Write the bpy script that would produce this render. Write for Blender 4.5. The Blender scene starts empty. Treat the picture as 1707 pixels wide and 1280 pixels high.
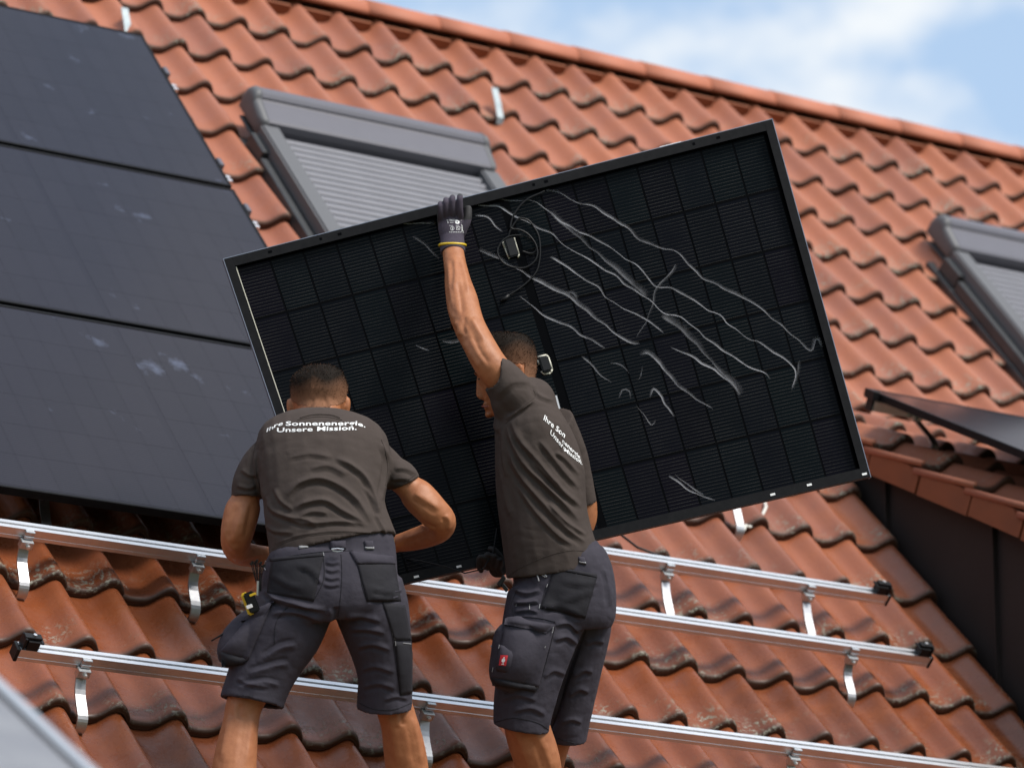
import bpy, bmesh, math, random
import numpy as np
from mathutils import Vector, Matrix
from mathutils.bvhtree import BVHTree
random.seed(7); np.random.seed(7)
SC = bpy.context.scene
COL = SC.collection
R = math.radians
# ------------------------------------------------------------------ camera
ZB = 10.967                                   # height of the ridge line above the ground
F = 6993.3; PITCH = R(15.834); YAW = R(32.435); RP = R(47.851)
CAM = np.array([-10.632, -14.629, -6.4675 + ZB])
FW = np.array([math.sin(YAW)*math.cos(PITCH), math.cos(YAW)*math.cos(PITCH), math.sin(PITCH)])
RT = np.array([math.cos(YAW), -math.sin(YAW), 0.0]); UP = np.cross(RT, FW)
cd = bpy.data.cameras.new('camera'); cam = bpy.data.objects.new('camera', cd); COL.objects.link(cam)
cam.matrix_world = Matrix((( RT[0], UP[0], -FW[0], CAM[0]), (RT[1], UP[1], -FW[1], CAM[1]), (RT[2], UP[2], -FW[2], CAM[2]), (0, 0, 0, 1)))
cd.sensor_fit = 'HORIZONTAL'; cd.sensor_width = 36.0; cd.lens = F/1707*36
cd.clip_start = 0.1; cd.clip_end = 5000
cd.dof.use_dof = True; cd.dof.focus_distance = 12.65; cd.dof.aperture_fstop = 3.1
SC.camera = cam
# ------------------------------------------------------------------ light
SUN_EL = R(50); SUN_DIR = Vector((0.34, -0.94, 0)).normalized()*math.cos(SUN_EL) + Vector((0, 0, math.sin(SUN_EL)))
w = bpy.data.worlds.new('World'); SC.world = w; w.use_nodes = True
nt = w.node_tree; nt.nodes.clear()
def nn(t, kind, **kw):
    n = t.nodes.new(kind)
    for k, v in kw.items(): setattr(n, k, v)
    return n
out = nn(nt, 'ShaderNodeOutputWorld'); bg = nn(nt, 'ShaderNodeBackground'); bg.inputs['Strength'].default_value = 0.085
sky = nn(nt, 'ShaderNodeTexSky'); sky.sky_type = 'NISHITA'; sky.sun_disc = False
sky.sun_elevation = SUN_EL; sky.sun_rotation = math.atan2(SUN_DIR.x, SUN_DIR.y)
sky.air_density = 1.2; sky.dust_density = 1.5; sky.ozone_density = 1.0
tc = nn(nt, 'ShaderNodeTexCoord'); mp = nn(nt, 'ShaderNodeMapping'); mp.inputs['Scale'].default_value = (17, 17, 27); mp.inputs['Location'].default_value = (3.1, 0.4, 0.9)
nz = nn(nt, 'ShaderNodeTexNoise'); nz.inputs['Scale'].default_value = 1.0; nz.inputs['Detail'].default_value = 5; nz.inputs['Roughness'].default_value = 0.55
cr = nn(nt, 'ShaderNodeValToRGB'); cr.color_ramp.elements[0].position = 0.42; cr.color_ramp.elements[1].position = 0.60
mx = nn(nt, 'ShaderNodeMix', data_type='RGBA'); mx.inputs['B'].default_value = (7.7, 8.1, 8.5, 1)
ad = nn(nt, 'ShaderNodeMix', data_type='RGBA'); ad.inputs['Factor'].default_value = 0.40; ad.inputs['B'].default_value = (7.2, 9.6, 12.8, 1)
L_ = nt.links.new
L_(tc.outputs['Generated'], mp.inputs['Vector']); L_(mp.outputs['Vector'], nz.inputs['Vector']); L_(nz.outputs['Fac'], cr.inputs['Fac'])
L_(sky.outputs['Color'], ad.inputs['A']); L_(ad.outputs['Result'], mx.inputs['A'])
L_(cr.outputs['Color'], mx.inputs['Factor']); L_(mx.outputs['Result'], bg.inputs['Color']); L_(bg.outputs['Background'], out.inputs['Surface'])
sd = bpy.data.lights.new('sun', 'SUN'); sd.energy = 3.3; sd.angle = R(22); sd.color = (1.0, 0.95, 0.88)
so = bpy.data.objects.new('sun', sd); COL.objects.link(so); so.location = (0, 0, 40)
so.rotation_euler = SUN_DIR.to_track_quat('Z', 'Y').to_euler()
SC.view_settings.view_transform = 'Standard'; SC.view_settings.look = 'None'; SC.view_settings.gamma = 1; SC.view_settings.exposure = 0.46
SC.view_settings.use_curve_mapping = False
# ------------------------------------------------------------------ geometry helpers
N = np.array([0, -math.sin(RP), math.cos(RP)]); V = np.array([0, -math.cos(RP), -math.sin(RP)]); O = np.array([0, 0, ZB])
X_ = np.array([1.0, 0, 0])
def ray(x, y): return FW + RT*((x-853.5)/F) - UP*((y-640)/F)
def at(x, y, d): return CAM + ray(x, y)*d
def pix(P):
    q = np.asarray(P) - CAM; z = q@FW
    return 853.5 + F*(q@RT)/z, 640 - F*(q@UP)/z, z
def roof(u, s, h=0.0): return O + X_*u + V*s + N*h
def roofpt(x, y, h=0.0):
    d = ray(x, y); t = ((O + h*N - CAM)@N)/(d@N); P = CAM + t*d - O
    return P[0], P@V
class MB:
    def __init__(s): s.v = []; s.f = []; s.m = []
    def add(s, vs, fs, m=0):
        b = len(s.v); s.v += [tuple(map(float, p)) for p in vs]
        for f in fs: s.f.append([i+b for i in f]); s.m.append(m)
    def box(s, c, ax, ay, az, m=0):
        c, ax, ay, az = map(np.asarray, (c, ax, ay, az))
        vs = [c + i*ax + j*ay + k*az for k in (-1, 1) for j in (-1, 1) for i in (-1, 1)]
        fs = [(0,2,3,1),(4,5,7,6),(0,1,5,4),(2,6,7,3),(0,4,6,2),(1,3,7,5)]
        if np.dot(np.cross(ax, ay), az) < 0: fs = [f[::-1] for f in fs]
        s.add(vs, fs, m)
    def loft(s, rings, cap=True, m=0, closed=True):
        n = len(rings[0]); vs = [p for r in rings for p in r]; fs = []
        for i in range(len(rings)-1):
            for j in range(n if closed else n-1):
                a = i*n+j; b = i*n+(j+1) % n
                fs.append((a, b, b+n, a+n))
        if cap: fs.append(tuple(range(n))[::-1]); fs.append(tuple(range((len(rings)-1)*n, len(rings)*n)))
        s.add(vs, fs, m)
    def tube(s, pts, r, n=8, m=0):
        pts = [np.asarray(p, float) for p in pts]; rings = []
        ref = None
        for i, p in enumerate(pts):
            t = pts[min(i+1, len(pts)-1)] - pts[max(i-1, 0)]; t = t/(np.linalg.norm(t)+1e-9)
            if ref is None: ref = np.cross(t, (0.3, 0.5, 0.8)); 
            a = ref - t*(ref@t); a = a/(np.linalg.norm(a)+1e-9); ref = a; b = np.cross(t, a)
            rr = r[i] if hasattr(r, '__len__') else r
            rings.append([p + rr*(a*math.cos(2*math.pi*k/n) + b*math.sin(2*math.pi*k/n)) for k in range(n)])
        s.loft(rings, True, m)
    def mesh(s, name, mats, smooth=False):
        me = bpy.data.meshes.new(name); me.from_pydata(s.v, [], s.f)
        for m in mats: me.materials.append(m)
        if len(mats) > 1: me.polygons.foreach_set('material_index', s.m)
        bm = bmesh.new(); bm.from_mesh(me); bmesh.ops.recalc_face_normals(bm, faces=bm.faces); bm.to_mesh(me); bm.free()
        if smooth: me.polygons.foreach_set('use_smooth', [True]*len(me.polygons))
        me.update(); return me
def origin_of(parent):
    o = np.zeros(3)
    while parent is not None: o = o + np.array(parent.location); parent = parent.parent
    return o
def link(name, me, parent=None, loc=None, mat=None):
    """verts of me are given in world space unless mat is set"""
    ob = bpy.data.objects.new(name, me); COL.objects.link(ob)
    if mat is not None: ob.matrix_basis = mat
    if parent is not None:
        ob.parent = parent
        if mat is None and me is not None:
            o = origin_of(parent)
            if loc is not None: ob.location = Vector(np.asarray(loc, float) - o); o = np.asarray(loc, float)
            me.transform(Matrix.Translation(Vector(-o)))
    elif loc is not None:
        ob.location = Vector(loc)
        if me is not None: me.transform(Matrix.Translation(-Vector(loc)))
    return ob
def tag(o, label=None, cat=None, group=None, kind=None):
    if label: o['label'] = label
    if cat: o['category'] = cat
    if group: o['group'] = group
    if kind: o['kind'] = kind
    return o
def empty(name, loc, label, cat, group=None):
    o = bpy.data.objects.new(name, None); COL.objects.link(o); o.location = Vector(loc); o.empty_display_size = 0.1
    return tag(o, label, cat, group)
def bevel(me, w=0.003, seg=2):
    bm = bmesh.new(); bm.from_mesh(me)
    bmesh.ops.bevel(bm, geom=[e for e in bm.edges if len(e.link_faces) == 2 and e.calc_face_angle(0) > 0.5], offset=w, segments=seg, affect='EDGES', clamp_overlap=True)
    bm.to_mesh(me); bm.free(); return me
# ------------------------------------------------------------------ materials
def mat(name, col, rough=0.5, metal=0.0, spec=0.5, noise=None, bump=None, coat=0.0, sss=0.0):
    m = bpy.data.materials.new(name); m.use_nodes = True; t = m.node_tree; b = t.nodes['Principled BSDF']
    b.inputs['Base Color'].default_value = (*col, 1); b.inputs['Roughness'].default_value = rough; b.inputs['Metallic'].default_value = metal
    b.inputs['Specular IOR Level'].default_value = spec; b.inputs['Coat Weight'].default_value = coat
    if sss: b.inputs['Subsurface Weight'].default_value = sss; b.inputs['Subsurface Radius'].default_value = (0.012, 0.005, 0.003); b.inputs['Subsurface Scale'].default_value = 1.0
    if noise or bump:
        g = nn(t, 'ShaderNodeTexCoord')
    if noise:                                  # noise = (scale, amount, second colour)
        z = nn(t, 'ShaderNodeTexNoise'); z.inputs['Scale'].default_value = noise[0]; z.inputs['Detail'].default_value = 6; z.inputs['Roughness'].default_value = 0.65
        r_ = nn(t, 'ShaderNodeMapRange'); r_.inputs[1].default_value = 0.38; r_.inputs[2].default_value = 0.66
        x = nn(t, 'ShaderNodeMix', data_type='RGBA'); x.inputs['A'].default_value = (*col, 1); x.inputs['B'].default_value = (*noise[2], 1)
        mu = nn(t, 'ShaderNodeMath', operation='MULTIPLY'); mu.inputs[1].default_value = noise[1]
        t.links.new(g.outputs['Object'], z.inputs['Vector']); t.links.new(z.outputs['Fac'], r_.inputs[0]); t.links.new(r_.outputs[0], mu.inputs[0])
        t.links.new(mu.outputs[0], x.inputs['Factor']); t.links.new(x.outputs['Result'], b.inputs['Base Color'])
    if bump:                                   # bump = (scale, strength, distance)
        z2 = nn(t, 'ShaderNodeTexNoise'); z2.inputs['Scale'].default_value = bump[0]; z2.inputs['Detail'].default_value = 4
        bp = nn(t, 'ShaderNodeBump'); bp.inputs['Strength'].default_value = bump[1]; bp.inputs['Distance'].default_value = bump[2]
        t.links.new(g.outputs['Object'], z2.inputs['Vector']); t.links.new(z2.outputs['Fac'], bp.inputs['Height']); t.links.new(bp.outputs['Normal'], b.inputs['Normal'])
    return m
M = {}
M['alu'] = mat('aluminium', (0.80, 0.80, 0.81), 0.36, 0.95, noise=(30, 0.35, (0.62, 0.62, 0.64)), bump=(300, 0.05, 0.001))
M['strap'] = mat('brushed_strap', (0.52, 0.52, 0.53), 0.42, 1.0, noise=(40, 0.5, (0.40, 0.40, 0.42)), bump=(200, 0.1, 0.001))
M['steel'] = mat('galvanised_steel', (0.62, 0.64, 0.66), 0.42, 1.0, noise=(60, 0.5, (0.42, 0.44, 0.47)))
M['galv'] = mat('weathered_zinc', (0.30, 0.34, 0.36), 0.6, 0.6, noise=(25, 0.6, (0.18, 0.22, 0.25)))
M['blackplastic'] = mat('black_plastic', (0.008, 0.008, 0.009), 0.45, 0, 0.25, bump=(400, 0.06, 0.001))
M['blackframe'] = mat('black_anodised_frame', (0.005, 0.005, 0.006), 0.5, 0.0, 0.12, noise=(40, 0.4, (0.013, 0.013, 0.014)))
M['backsheet'] = mat('black_backsheet', (0.0010, 0.0010, 0.0014), 0.3, 0, 0.04)
M['white'] = mat('white_print', (0.78, 0.78, 0.78), 0.7)
M['cream'] = mat('cream_sealant_lit_strip', (0.62, 0.60, 0.50), 0.55)
M['label'] = mat('silver_label', (0.55, 0.57, 0.60), 0.5, noise=(90, 0.4, (0.40, 0.42, 0.46)))
M['whitecable'] = mat('white_cable_sheath', (0.62, 0.61, 0.56), 0.45)
M['yellow'] = mat('yellow_plastic', (0.62, 0.42, 0.02), 0.45)
M['red'] = mat('red_label', (0.55, 0.02, 0.03), 0.6)
M['greymetal'] = mat('grey_painted_aluminium', (0.092, 0.090, 0.110), 0.42, 0.0, 0.5, noise=(12, 0.4, (0.078, 0.076, 0.094)))
M['greyend'] = mat('grey_moulded_end', (0.092, 0.093, 0.100), 0.55)
M['slat'] = mat('grey_shutter_slat', (0.200, 0.198, 0.220), 0.40, 0.0, 0.5, noise=(9, 0.5, (0.170, 0.168, 0.188)))
M['flash'] = mat('dark_flashing', (0.045, 0.048, 0.052), 0.5, 0.2, noise=(15, 0.5, (0.03, 0.03, 0.034)))
M['cheek'] = mat('dark_brown_sheet_metal', (0.020, 0.014, 0.013), 0.62, 0.1, 0.3, noise=(3, 0.6, (0.028, 0.021, 0.02)), bump=(2.5, 0.25, 0.02))
M['deck'] = mat('roof_underlay', (0.015, 0.012, 0.011), 0.9)
M['wall'] = mat('rendered_wall', (0.55, 0.52, 0.46), 0.9, noise=(2, 0.4, (0.48, 0.45, 0.40)), bump=(120, 0.2, 0.004))
M['wood'] = mat('brown_wood', (0.09, 0.045, 0.025), 0.7, noise=(6, 0.6, (0.06, 0.03, 0.018)))
M['grass'] = mat('lawn', (0.05, 0.075, 0.025), 0.95, noise=(1.5, 0.8, (0.075, 0.085, 0.035)))
M['skin'] = mat('tanned_skin', (0.36, 0.140, 0.060), 0.53, 0, 0.4, noise=(38, 0.7, (0.28, 0.098, 0.040)), bump=(330, 0.4, 0.0012))
M['shirt'] = mat('brown_grey_cotton', (0.060, 0.047, 0.042), 0.92, 0, 0.15, noise=(14, 0.5, (0.050, 0.039, 0.035)), bump=(36, 0.30, 0.006))
M['shorts'] = mat('anthracite_work_cloth', (0.040, 0.036, 0.048), 0.85, 0, 0.25, noise=(22, 0.6, (0.029, 0.026, 0.036)), bump=(42, 0.35, 0.006))
M['pocket'] = mat('black_pocket_cloth', (0.014, 0.013, 0.017), 0.82, 0, 0.25, noise=(22, 0.5, (0.019, 0.018, 0.022)), bump=(42, 0.3, 0.005))
M['stitch'] = mat('grey_stitching', (0.25, 0.25, 0.26), 0.8)
M['glove'] = mat('purple_grey_knit', (0.060, 0.050, 0.068), 0.9, 0, 0.2, noise=(120, 0.6, (0.045, 0.037, 0.052)), bump=(900, 0.3, 0.001))
M['glovecoat'] = mat('black_glove_coating', (0.014, 0.013, 0.014), 0.75, bump=(500, 0.3, 0.001))
M['shoe'] = mat('black_work_shoe', (0.02, 0.02, 0.02), 0.6)
M['lip'] = mat('lip_skin', (0.24, 0.07, 0.05), 0.45)
M['eye'] = mat('dark_eye', (0.02, 0.012, 0.01), 0.2)
def hair_mat():
    m = bpy.data.materials.new('short_dark_hair'); m.use_nodes = True; t = m.node_tree; b = t.nodes['Principled BSDF']
    a = nn(t, 'ShaderNodeAttribute', attribute_name='fade'); x = nn(t, 'ShaderNodeMix', data_type='RGBA')
    x.inputs['A'].default_value = (0.010, 0.0068, 0.0048, 1); x.inputs['B'].default_value = (0.24, 0.115, 0.065, 1)
    t.links.new(a.outputs['Fac'], x.inputs['Factor']); t.links.new(x.outputs['Result'], b.inputs['Base Color'])
    b.inputs['Roughness'].default_value = 0.8; b.inputs['Specular IOR Level'].default_value = 0.12; return m
M['hair'] = hair_mat()
def streak_mat():
    m = bpy.data.materials.new('dried_white_streak'); m.use_nodes = True; t = m.node_tree; b = t.nodes['Principled BSDF']
    b.inputs['Base Color'].default_value = (0.42, 0.42, 0.45, 1); b.inputs['Roughness'].default_value = 0.6; b.inputs['Specular IOR Level'].default_value = 0.1
    a = nn(t, 'ShaderNodeAttribute', attribute_name='fade'); z = nn(t, 'ShaderNodeTexNoise'); z.inputs['Scale'].default_value = 28; z.inputs['Detail'].default_value = 4
    g = nn(t, 'ShaderNodeTexCoord'); mr = nn(t, 'ShaderNodeMapRange'); mr.inputs[1].default_value = 0.05; mr.inputs[2].default_value = 0.55
    mu = nn(t, 'ShaderNodeMath', operation='MULTIPLY')
    t.links.new(g.outputs['Object'], z.inputs['Vector']); t.links.new(z.outputs['Fac'], mr.inputs[0]); t.links.new(mr.outputs[0], mu.inputs[0]); t.links.new(a.outputs['Fac'], mu.inputs[1])
    t.links.new(mu.outputs[0], b.inputs['Alpha']); return m
M['streak'] = streak_mat()
def cell_mat(front):
    m = bpy.data.materials.new('solar_cell_front' if front else 'solar_cell_back'); m.use_nodes = True; t = m.node_tree; b = t.nodes['Principled BSDF']
    oi = nn(t, 'ShaderNodeObjectInfo'); uv = nn(t, 'ShaderNodeUVMap'); sp = nn(t, 'ShaderNodeSeparateXYZ')
    ra = nn(t, 'ShaderNodeValToRGB'); e = ra.color_ramp.elements
    if front:
        e[0].color = (0.0160, 0.0142, 0.0205, 1); e[1].color = (0.0178, 0.0158, 0.0226, 1); nl = 16; lc = (0.034, 0.033, 0.038, 1); lw = 0.07
    else:
        e[0].color = (0.0024, 0.0024, 0.0042, 1); e[1].color = (0.0034, 0.0028, 0.0056, 1); nl = 16; lc = (0.046, 0.044, 0.041, 1); lw = 0.10
        n_ = e.new(0.5); n_.color = (0.0024, 0.0044, 0.0056, 1)
    t.links.new(oi.outputs['Random'], ra.inputs['Fac']); t.links.new(uv.outputs['UV'], sp.inputs['Vector'])
    k = nn(t, 'ShaderNodeMath', operation='MULTIPLY'); k.inputs[1].default_value = nl
    fr = nn(t, 'ShaderNodeMath', operation='FRACT'); lt = nn(t, 'ShaderNodeMath', operation='LESS_THAN'); lt.inputs[1].default_value = lw
    x = nn(t, 'ShaderNodeMix', data_type='RGBA'); x.inputs['B'].default_value = lc
    t.links.new(sp.outputs['Y'], k.inputs[0]); t.links.new(k.outputs[0], fr.inputs[0]); t.links.new(fr.outputs[0], lt.inputs[0])
    z = nn(t, 'ShaderNodeTexNoise'); z.inputs['Scale'].default_value = 9; g = nn(t, 'ShaderNodeNewGeometry'); mr = nn(t, 'ShaderNodeMapRange'); mr.inputs[1].default_value = 0.3; mr.inputs[2].default_value = 0.65; mr.inputs[3].default_value = 0.35
    mu = nn(t, 'ShaderNodeMath', operation='MULTIPLY')
    t.links.new(g.outputs['Position'], z.inputs['Vector']); t.links.new(z.outputs['Fac'], mr.inputs[0]); t.links.new(mr.outputs[0], mu.inputs[0]); t.links.new(lt.outputs[0], mu.inputs[1])
    t.links.new(ra.outputs['Color'], x.inputs['A']); t.links.new(mu.outputs[0], x.inputs['Factor'])
    b.inputs['Roughness'].default_value = 0.13 if front else 0.2
    b.inputs['Specular IOR Level'].default_value = 0.20 if front else 0.04
    if front:                                # dust film and hand smudges on the glass
        z2 = nn(t, 'ShaderNodeTexNoise'); z2.inputs['Scale'].default_value = 4.2; z2.inputs['Detail'].default_value = 5; z2.inputs['Roughness'].default_value = 0.6
        m2 = nn(t, 'ShaderNodeMapRange'); m2.inputs[1].default_value = 0.64; m2.inputs[2].default_value = 0.76
        y = nn(t, 'ShaderNodeMix', data_type='RGBA'); y.inputs['B'].default_value = (0.075, 0.085, 0.125, 1)
        t.links.new(g.outputs['Position'], z2.inputs['Vector']); t.links.new(z2.outputs['Fac'], m2.inputs[0]); t.links.new(m2.outputs[0], y.inputs['Factor'])
        t.links.new(x.outputs['Result'], y.inputs['A']); t.links.new(y.outputs['Result'], b.inputs['Base Color'])
    else: t.links.new(x.outputs['Result'], b.inputs['Base Color'])
    return m
M['cellf'] = cell_mat(True); M['cellb'] = cell_mat(False)
M['panelglass'] = mat('dark_panel_glass', (0.0160, 0.0142, 0.0205), 0.13, 0, 0.20)
TW, TL = 0.2, 0.3342
def tile_mat(name, dormer=False):
    m = bpy.data.materials.new(name); m.use_nodes = True; t = m.node_tree; b = t.nodes['Principled BSDF']; l = t.links.new
    g = nn(t, 'ShaderNodeNewGeometry')
    rnd = nn(t, 'ShaderNodeAttribute', attribute_name='tone'); rnd.attribute_type = 'OBJECT' if False else 'GEOMETRY'
    oi = nn(t, 'ShaderNodeObjectInfo')
    nose = nn(t, 'ShaderNodeAttribute', attribute_name='nose')
    sx = nn(t, 'ShaderNodeSeparateXYZ'); l(g.outputs['Position'], sx.inputs['Vector'])
    rr = nn(t, 'ShaderNodeMath', operation='ADD'); l(oi.outputs['Random'], rr.inputs[0]); l(rnd.outputs['Fac'], rr.inputs[1])
    fr = nn(t, 'ShaderNodeMath', operation='FRACT'); l(rr.outputs[0], fr.inputs[0])
    def noise(sc, det=5, ro=0.6):
        z = nn(t, 'ShaderNodeTexNoise'); z.inputs['Scale'].default_value = sc; z.inputs['Detail'].default_value = det; z.inputs['Roughness'].default_value = ro
        l(g.outputs['Position'], z.inputs['Vector']); return z.outputs['Fac']
    def rng(s, a, b_, c=0, d=1):
        q = nn(t, 'ShaderNodeMapRange'); q.inputs[1].default_value = a; q.inputs[2].default_value = b_; q.inputs[3].default_value = c; q.inputs[4].default_value = d
        l(s, q.inputs[0]); return q.outputs[0]
    def mix(f, a, b_):
        q = nn(t, 'ShaderNodeMix', data_type='RGBA')
        for k, v in (('Factor', f), ('A', a), ('B', b_)):
            if isinstance(v, (tuple, float)): q.inputs[k].default_value = v if isinstance(v, float) else (*v, 1)
            else: l(v, q.inputs[k])
        return q.outputs['Result']
    def mul(a, b_):
        q = nn(t, 'ShaderNodeMath', operation='MULTIPLY')
        for i, v in enumerate((a, b_)):
            if isinstance(v, float): q.inputs[i].default_value = v
            else: l(v, q.inputs[i])
        return q.outputs[0]
    # clay colour set by height: upper courses lighter matt orange, lower darker glossy red-brown
    if dormer: height_mix = 0.9
    else: height_mix = rng(sx.outputs['Z'], ZB-3.6, ZB-1.9)
    new = mix(fr.outputs[0], (0.205, 0.055, 0.019), (0.142, 0.041, 0.017))  # new: the colours of the lower courses
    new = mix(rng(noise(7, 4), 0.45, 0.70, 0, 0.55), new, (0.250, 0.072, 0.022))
    upper_clay = mix(fr.outputs[0], (0.350, 0.120, 0.062), (0.255, 0.088, 0.052))  # colours of the upper courses
    upper_clay = mix(rng(noise(5, 5), 0.45, 0.72, 0, 0.6), upper_clay, (0.33, 0.104, 0.042))
    c = mix(height_mix, new, upper_clay)
    c = mix(rng(noise(38, 6, 0.7), 0.52, 0.78, 0, 0.45), c, mix(0.5, c, (0.10, 0.05, 0.035)))
    # dirt specks, moss-dark nose, lichen crust near the nose
    c = mix(rng(noise(160, 3), 0.70, 0.74, 0, 0.55), c, (0.05, 0.03, 0.022))
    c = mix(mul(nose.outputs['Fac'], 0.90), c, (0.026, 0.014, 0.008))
    band = nn(t, 'ShaderNodeAttribute', attribute_name='band')
    lic = mul(mul(rng(noise(55, 5, 0.75), 0.52, 0.60), rng(noise(3.1, 3), 0.47, 0.58)), rng(band.outputs['Fac'], 0.25, 0.8))
    c = mix(mul(lic, 0.85), c, mix(rng(noise(220, 2), 0.4, 0.6), (0.34, 0.33, 0.27), (0.20, 0.20, 0.15)))
    l(c, b.inputs['Base Color'])
    ro = nn(t, 'ShaderNodeMath', operation='ADD'); l(rng(noise(20, 4), 0.3, 0.7, -0.08, 0.12), ro.inputs[0])
    if dormer: ro.inputs[1].default_value = 0.62
    else: l(rng(sx.outputs['Z'], ZB-3.4, ZB-1.9, 0.27, 0.52), ro.inputs[1])
    rn = nn(t, 'ShaderNodeMath', operation='MULTIPLY_ADD'); l(nose.outputs['Fac'], rn.inputs[0]); rn.inputs[1].default_value = 0.3; l(ro.outputs[0], rn.inputs[2]); ro = rn
    l(ro.outputs[0], b.inputs['Roughness']); b.inputs['Specular IOR Level'].default_value = 0.5
    bp = nn(t, 'ShaderNodeBump'); bp.inputs['Strength'].default_value = 0.35; bp.inputs['Distance'].default_value = 0.004
    nb = nn(t, 'ShaderNodeMath', operation='ADD'); l(noise(60, 6, 0.6), nb.inputs[0]); l(mul(lic, 1.5), nb.inputs[1])
    l(nb.outputs[0], bp.inputs['Height']); l(bp.outputs['Normal'], b.inputs['Normal'])
    return m
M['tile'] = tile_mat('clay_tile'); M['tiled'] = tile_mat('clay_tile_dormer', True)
M['apron'] = mat('terracotta_verge', (0.20, 0.055, 0.018), 0.6, noise=(9, 0.6, (0.15, 0.044, 0.017)), bump=(60, 0.2, 0.003))
M['ridge'] = mat('terracotta_ridge', (0.42, 0.14, 0.075), 0.7, noise=(8, 0.6, (0.33, 0.115, 0.065)), bump=(60, 0.2, 0.003))
# ------------------------------------------------------------------ setting
g = MB(); g.add([(-400, -400, 0), (400, -400, 0), (400, 400, 0), (-400, 400, 0)], [(0, 1, 2, 3)])
tag(link('ground', g.mesh('ground', [M['grass']])), kind='structure')
EAVE = 31*TL
house = empty('tiled_house', (0, 0, 0), 'house with steep red clay tiled roof under the workers and a brown clad dormer', 'house')
ey, ez = (roof(0, EAVE)[1], roof(0, EAVE)[2])
b = MB(); x0, x1 = -8.6, 7.6
b.add([(x0, ey+.5, 0), (x1, ey+.5, 0), (x1, -ey-.5, 0), (x0, -ey-.5, 0), (x0, ey+.5, ez-.1), (x1, ey+.5, ez-.1), (x1, -ey-.5, ez-.1), (x0, -ey-.5, ez-.1), (x0, 0, ZB-.65), (x1, 0, ZB-.65)],
      [(0, 1, 5, 4), (2, 3, 7, 6), (1, 2, 6, 9, 5), (3, 0, 4, 8, 7), (0, 3, 2, 1)])
link('outer_wall', b.mesh('outer_wall', [M['wall']]), house)
b = MB()
def rslab(b, u0, u1, s0, s1, h0, h1, m=0):
    c = roof((u0+u1)/2, (s0+s1)/2, (h0+h1)/2); b.box(c, X_*(u1-u0)/2, V*(s1-s0)/2, N*(h1-h0)/2, m)
rslab(b, x0-.3, -1.19, 0.02, EAVE-.05, -.20, -.128); rslab(b, -1.19, x1+.3, .02, 7.9*TL, -.20, -.128); rslab(b, -1.19, x1+.3, 7.9*TL+.002, EAVE-.05, -.34, -.20)
Nb = N*np.array([1, -1, 1]); Vb = V*np.array([1, -1, 1])
b.box(O + X_*(x0+x1)/2 + Vb*(EAVE/2+.22) - Nb*.14, X_*(x1-x0+.6)/2, Vb*EAVE/2, Nb*.05)
roof_ob = link('roof', b.mesh('roof', [M['deck']]), house)
# ---- tiles
PROF = [(0, .20), (.06, .09), (.13, .02), (.22, 0), (.32, .01), (.42, .07), (.50, .22), (.57, .45), (.64, .71), (.71, .92), (.775, 1.0), (.83, .965), (.88, .87), (.93, .70), (.97, .50), (1.008, .30), (1.010, .20)]
TH = 0.056
def tile_verts():
    rings = []; nose = []; band = []
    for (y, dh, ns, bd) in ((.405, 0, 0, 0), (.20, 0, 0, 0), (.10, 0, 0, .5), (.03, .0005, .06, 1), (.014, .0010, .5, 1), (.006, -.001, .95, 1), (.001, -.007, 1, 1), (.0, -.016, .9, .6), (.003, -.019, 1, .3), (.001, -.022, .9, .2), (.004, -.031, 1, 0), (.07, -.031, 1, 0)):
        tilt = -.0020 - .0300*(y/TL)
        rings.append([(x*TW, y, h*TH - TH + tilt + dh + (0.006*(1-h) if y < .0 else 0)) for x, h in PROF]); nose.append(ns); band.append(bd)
    return rings, nose, band
RINGS, NOSE, BAND = tile_verts()
def tile_mesh(name, mats, apron=False):
    b = MB(); b.loft(RINGS, False, 0, closed=False)
    na = [ns for ns in NOSE for _ in PROF]; ba = [bd for bd in BAND for _ in PROF]
    if apron:
        k = len(b.v); b.box((.010, .166, -.128), (.007, 0, 0), (0, .161, 0), (0, 0, .046), 1); b.box((.006, .190, -.0745), (.008, 0, 0), (0, .189, -.0170), (0, 0, .0125), 0); na += [0]*(len(b.v)-k); ba += [0]*(len(b.v)-k)
    me = bpy.data.meshes.new(name); me.from_pydata(b.v, [], b.f)
    for m in mats: me.materials.append(m)
    me.polygons.foreach_set('material_index', b.m); me.polygons.foreach_set('use_smooth', [i == 0 for i in b.m])
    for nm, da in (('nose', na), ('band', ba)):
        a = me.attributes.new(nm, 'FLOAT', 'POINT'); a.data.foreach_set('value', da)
    me.update(); return me
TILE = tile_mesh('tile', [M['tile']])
def frame_mat(p, ex, ey_, ez_):
    return Matrix(((ex[0], ey_[0], ez_[0], p[0]), (ex[1], ey_[1], ez_[1], p[1]), (ex[2], ey_[2], ez_[2], p[2]), (0, 0, 0, 1)))
def jitter(k=1.0):
    return Matrix.Translation((random.uniform(-.0015, .0015), random.uniform(-.003, .003), random.uniform(-.001, .0015))) @ Matrix.Rotation(R(random.uniform(-.5, .5))*k, 4, 'Z') @ Matrix.Rotation(R(random.uniform(-.35, .35))*k, 4, 'X')
WINS = [(-3.14, 1.18), (0.375, 1.03)]
HELD = [(373, 432), (1287, 199), (1451, 794), (563, 998)]
def inpoly(x, y, P):
    c = False
    for i in range(len(P)):
        (ax, ay), (bx, by) = P[i], P[i-1]
        if (ay > y) != (by > y) and x < (bx-ax)*(y-ay)/(by-ay)+ax: c = not c
    return c
cells = []
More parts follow.
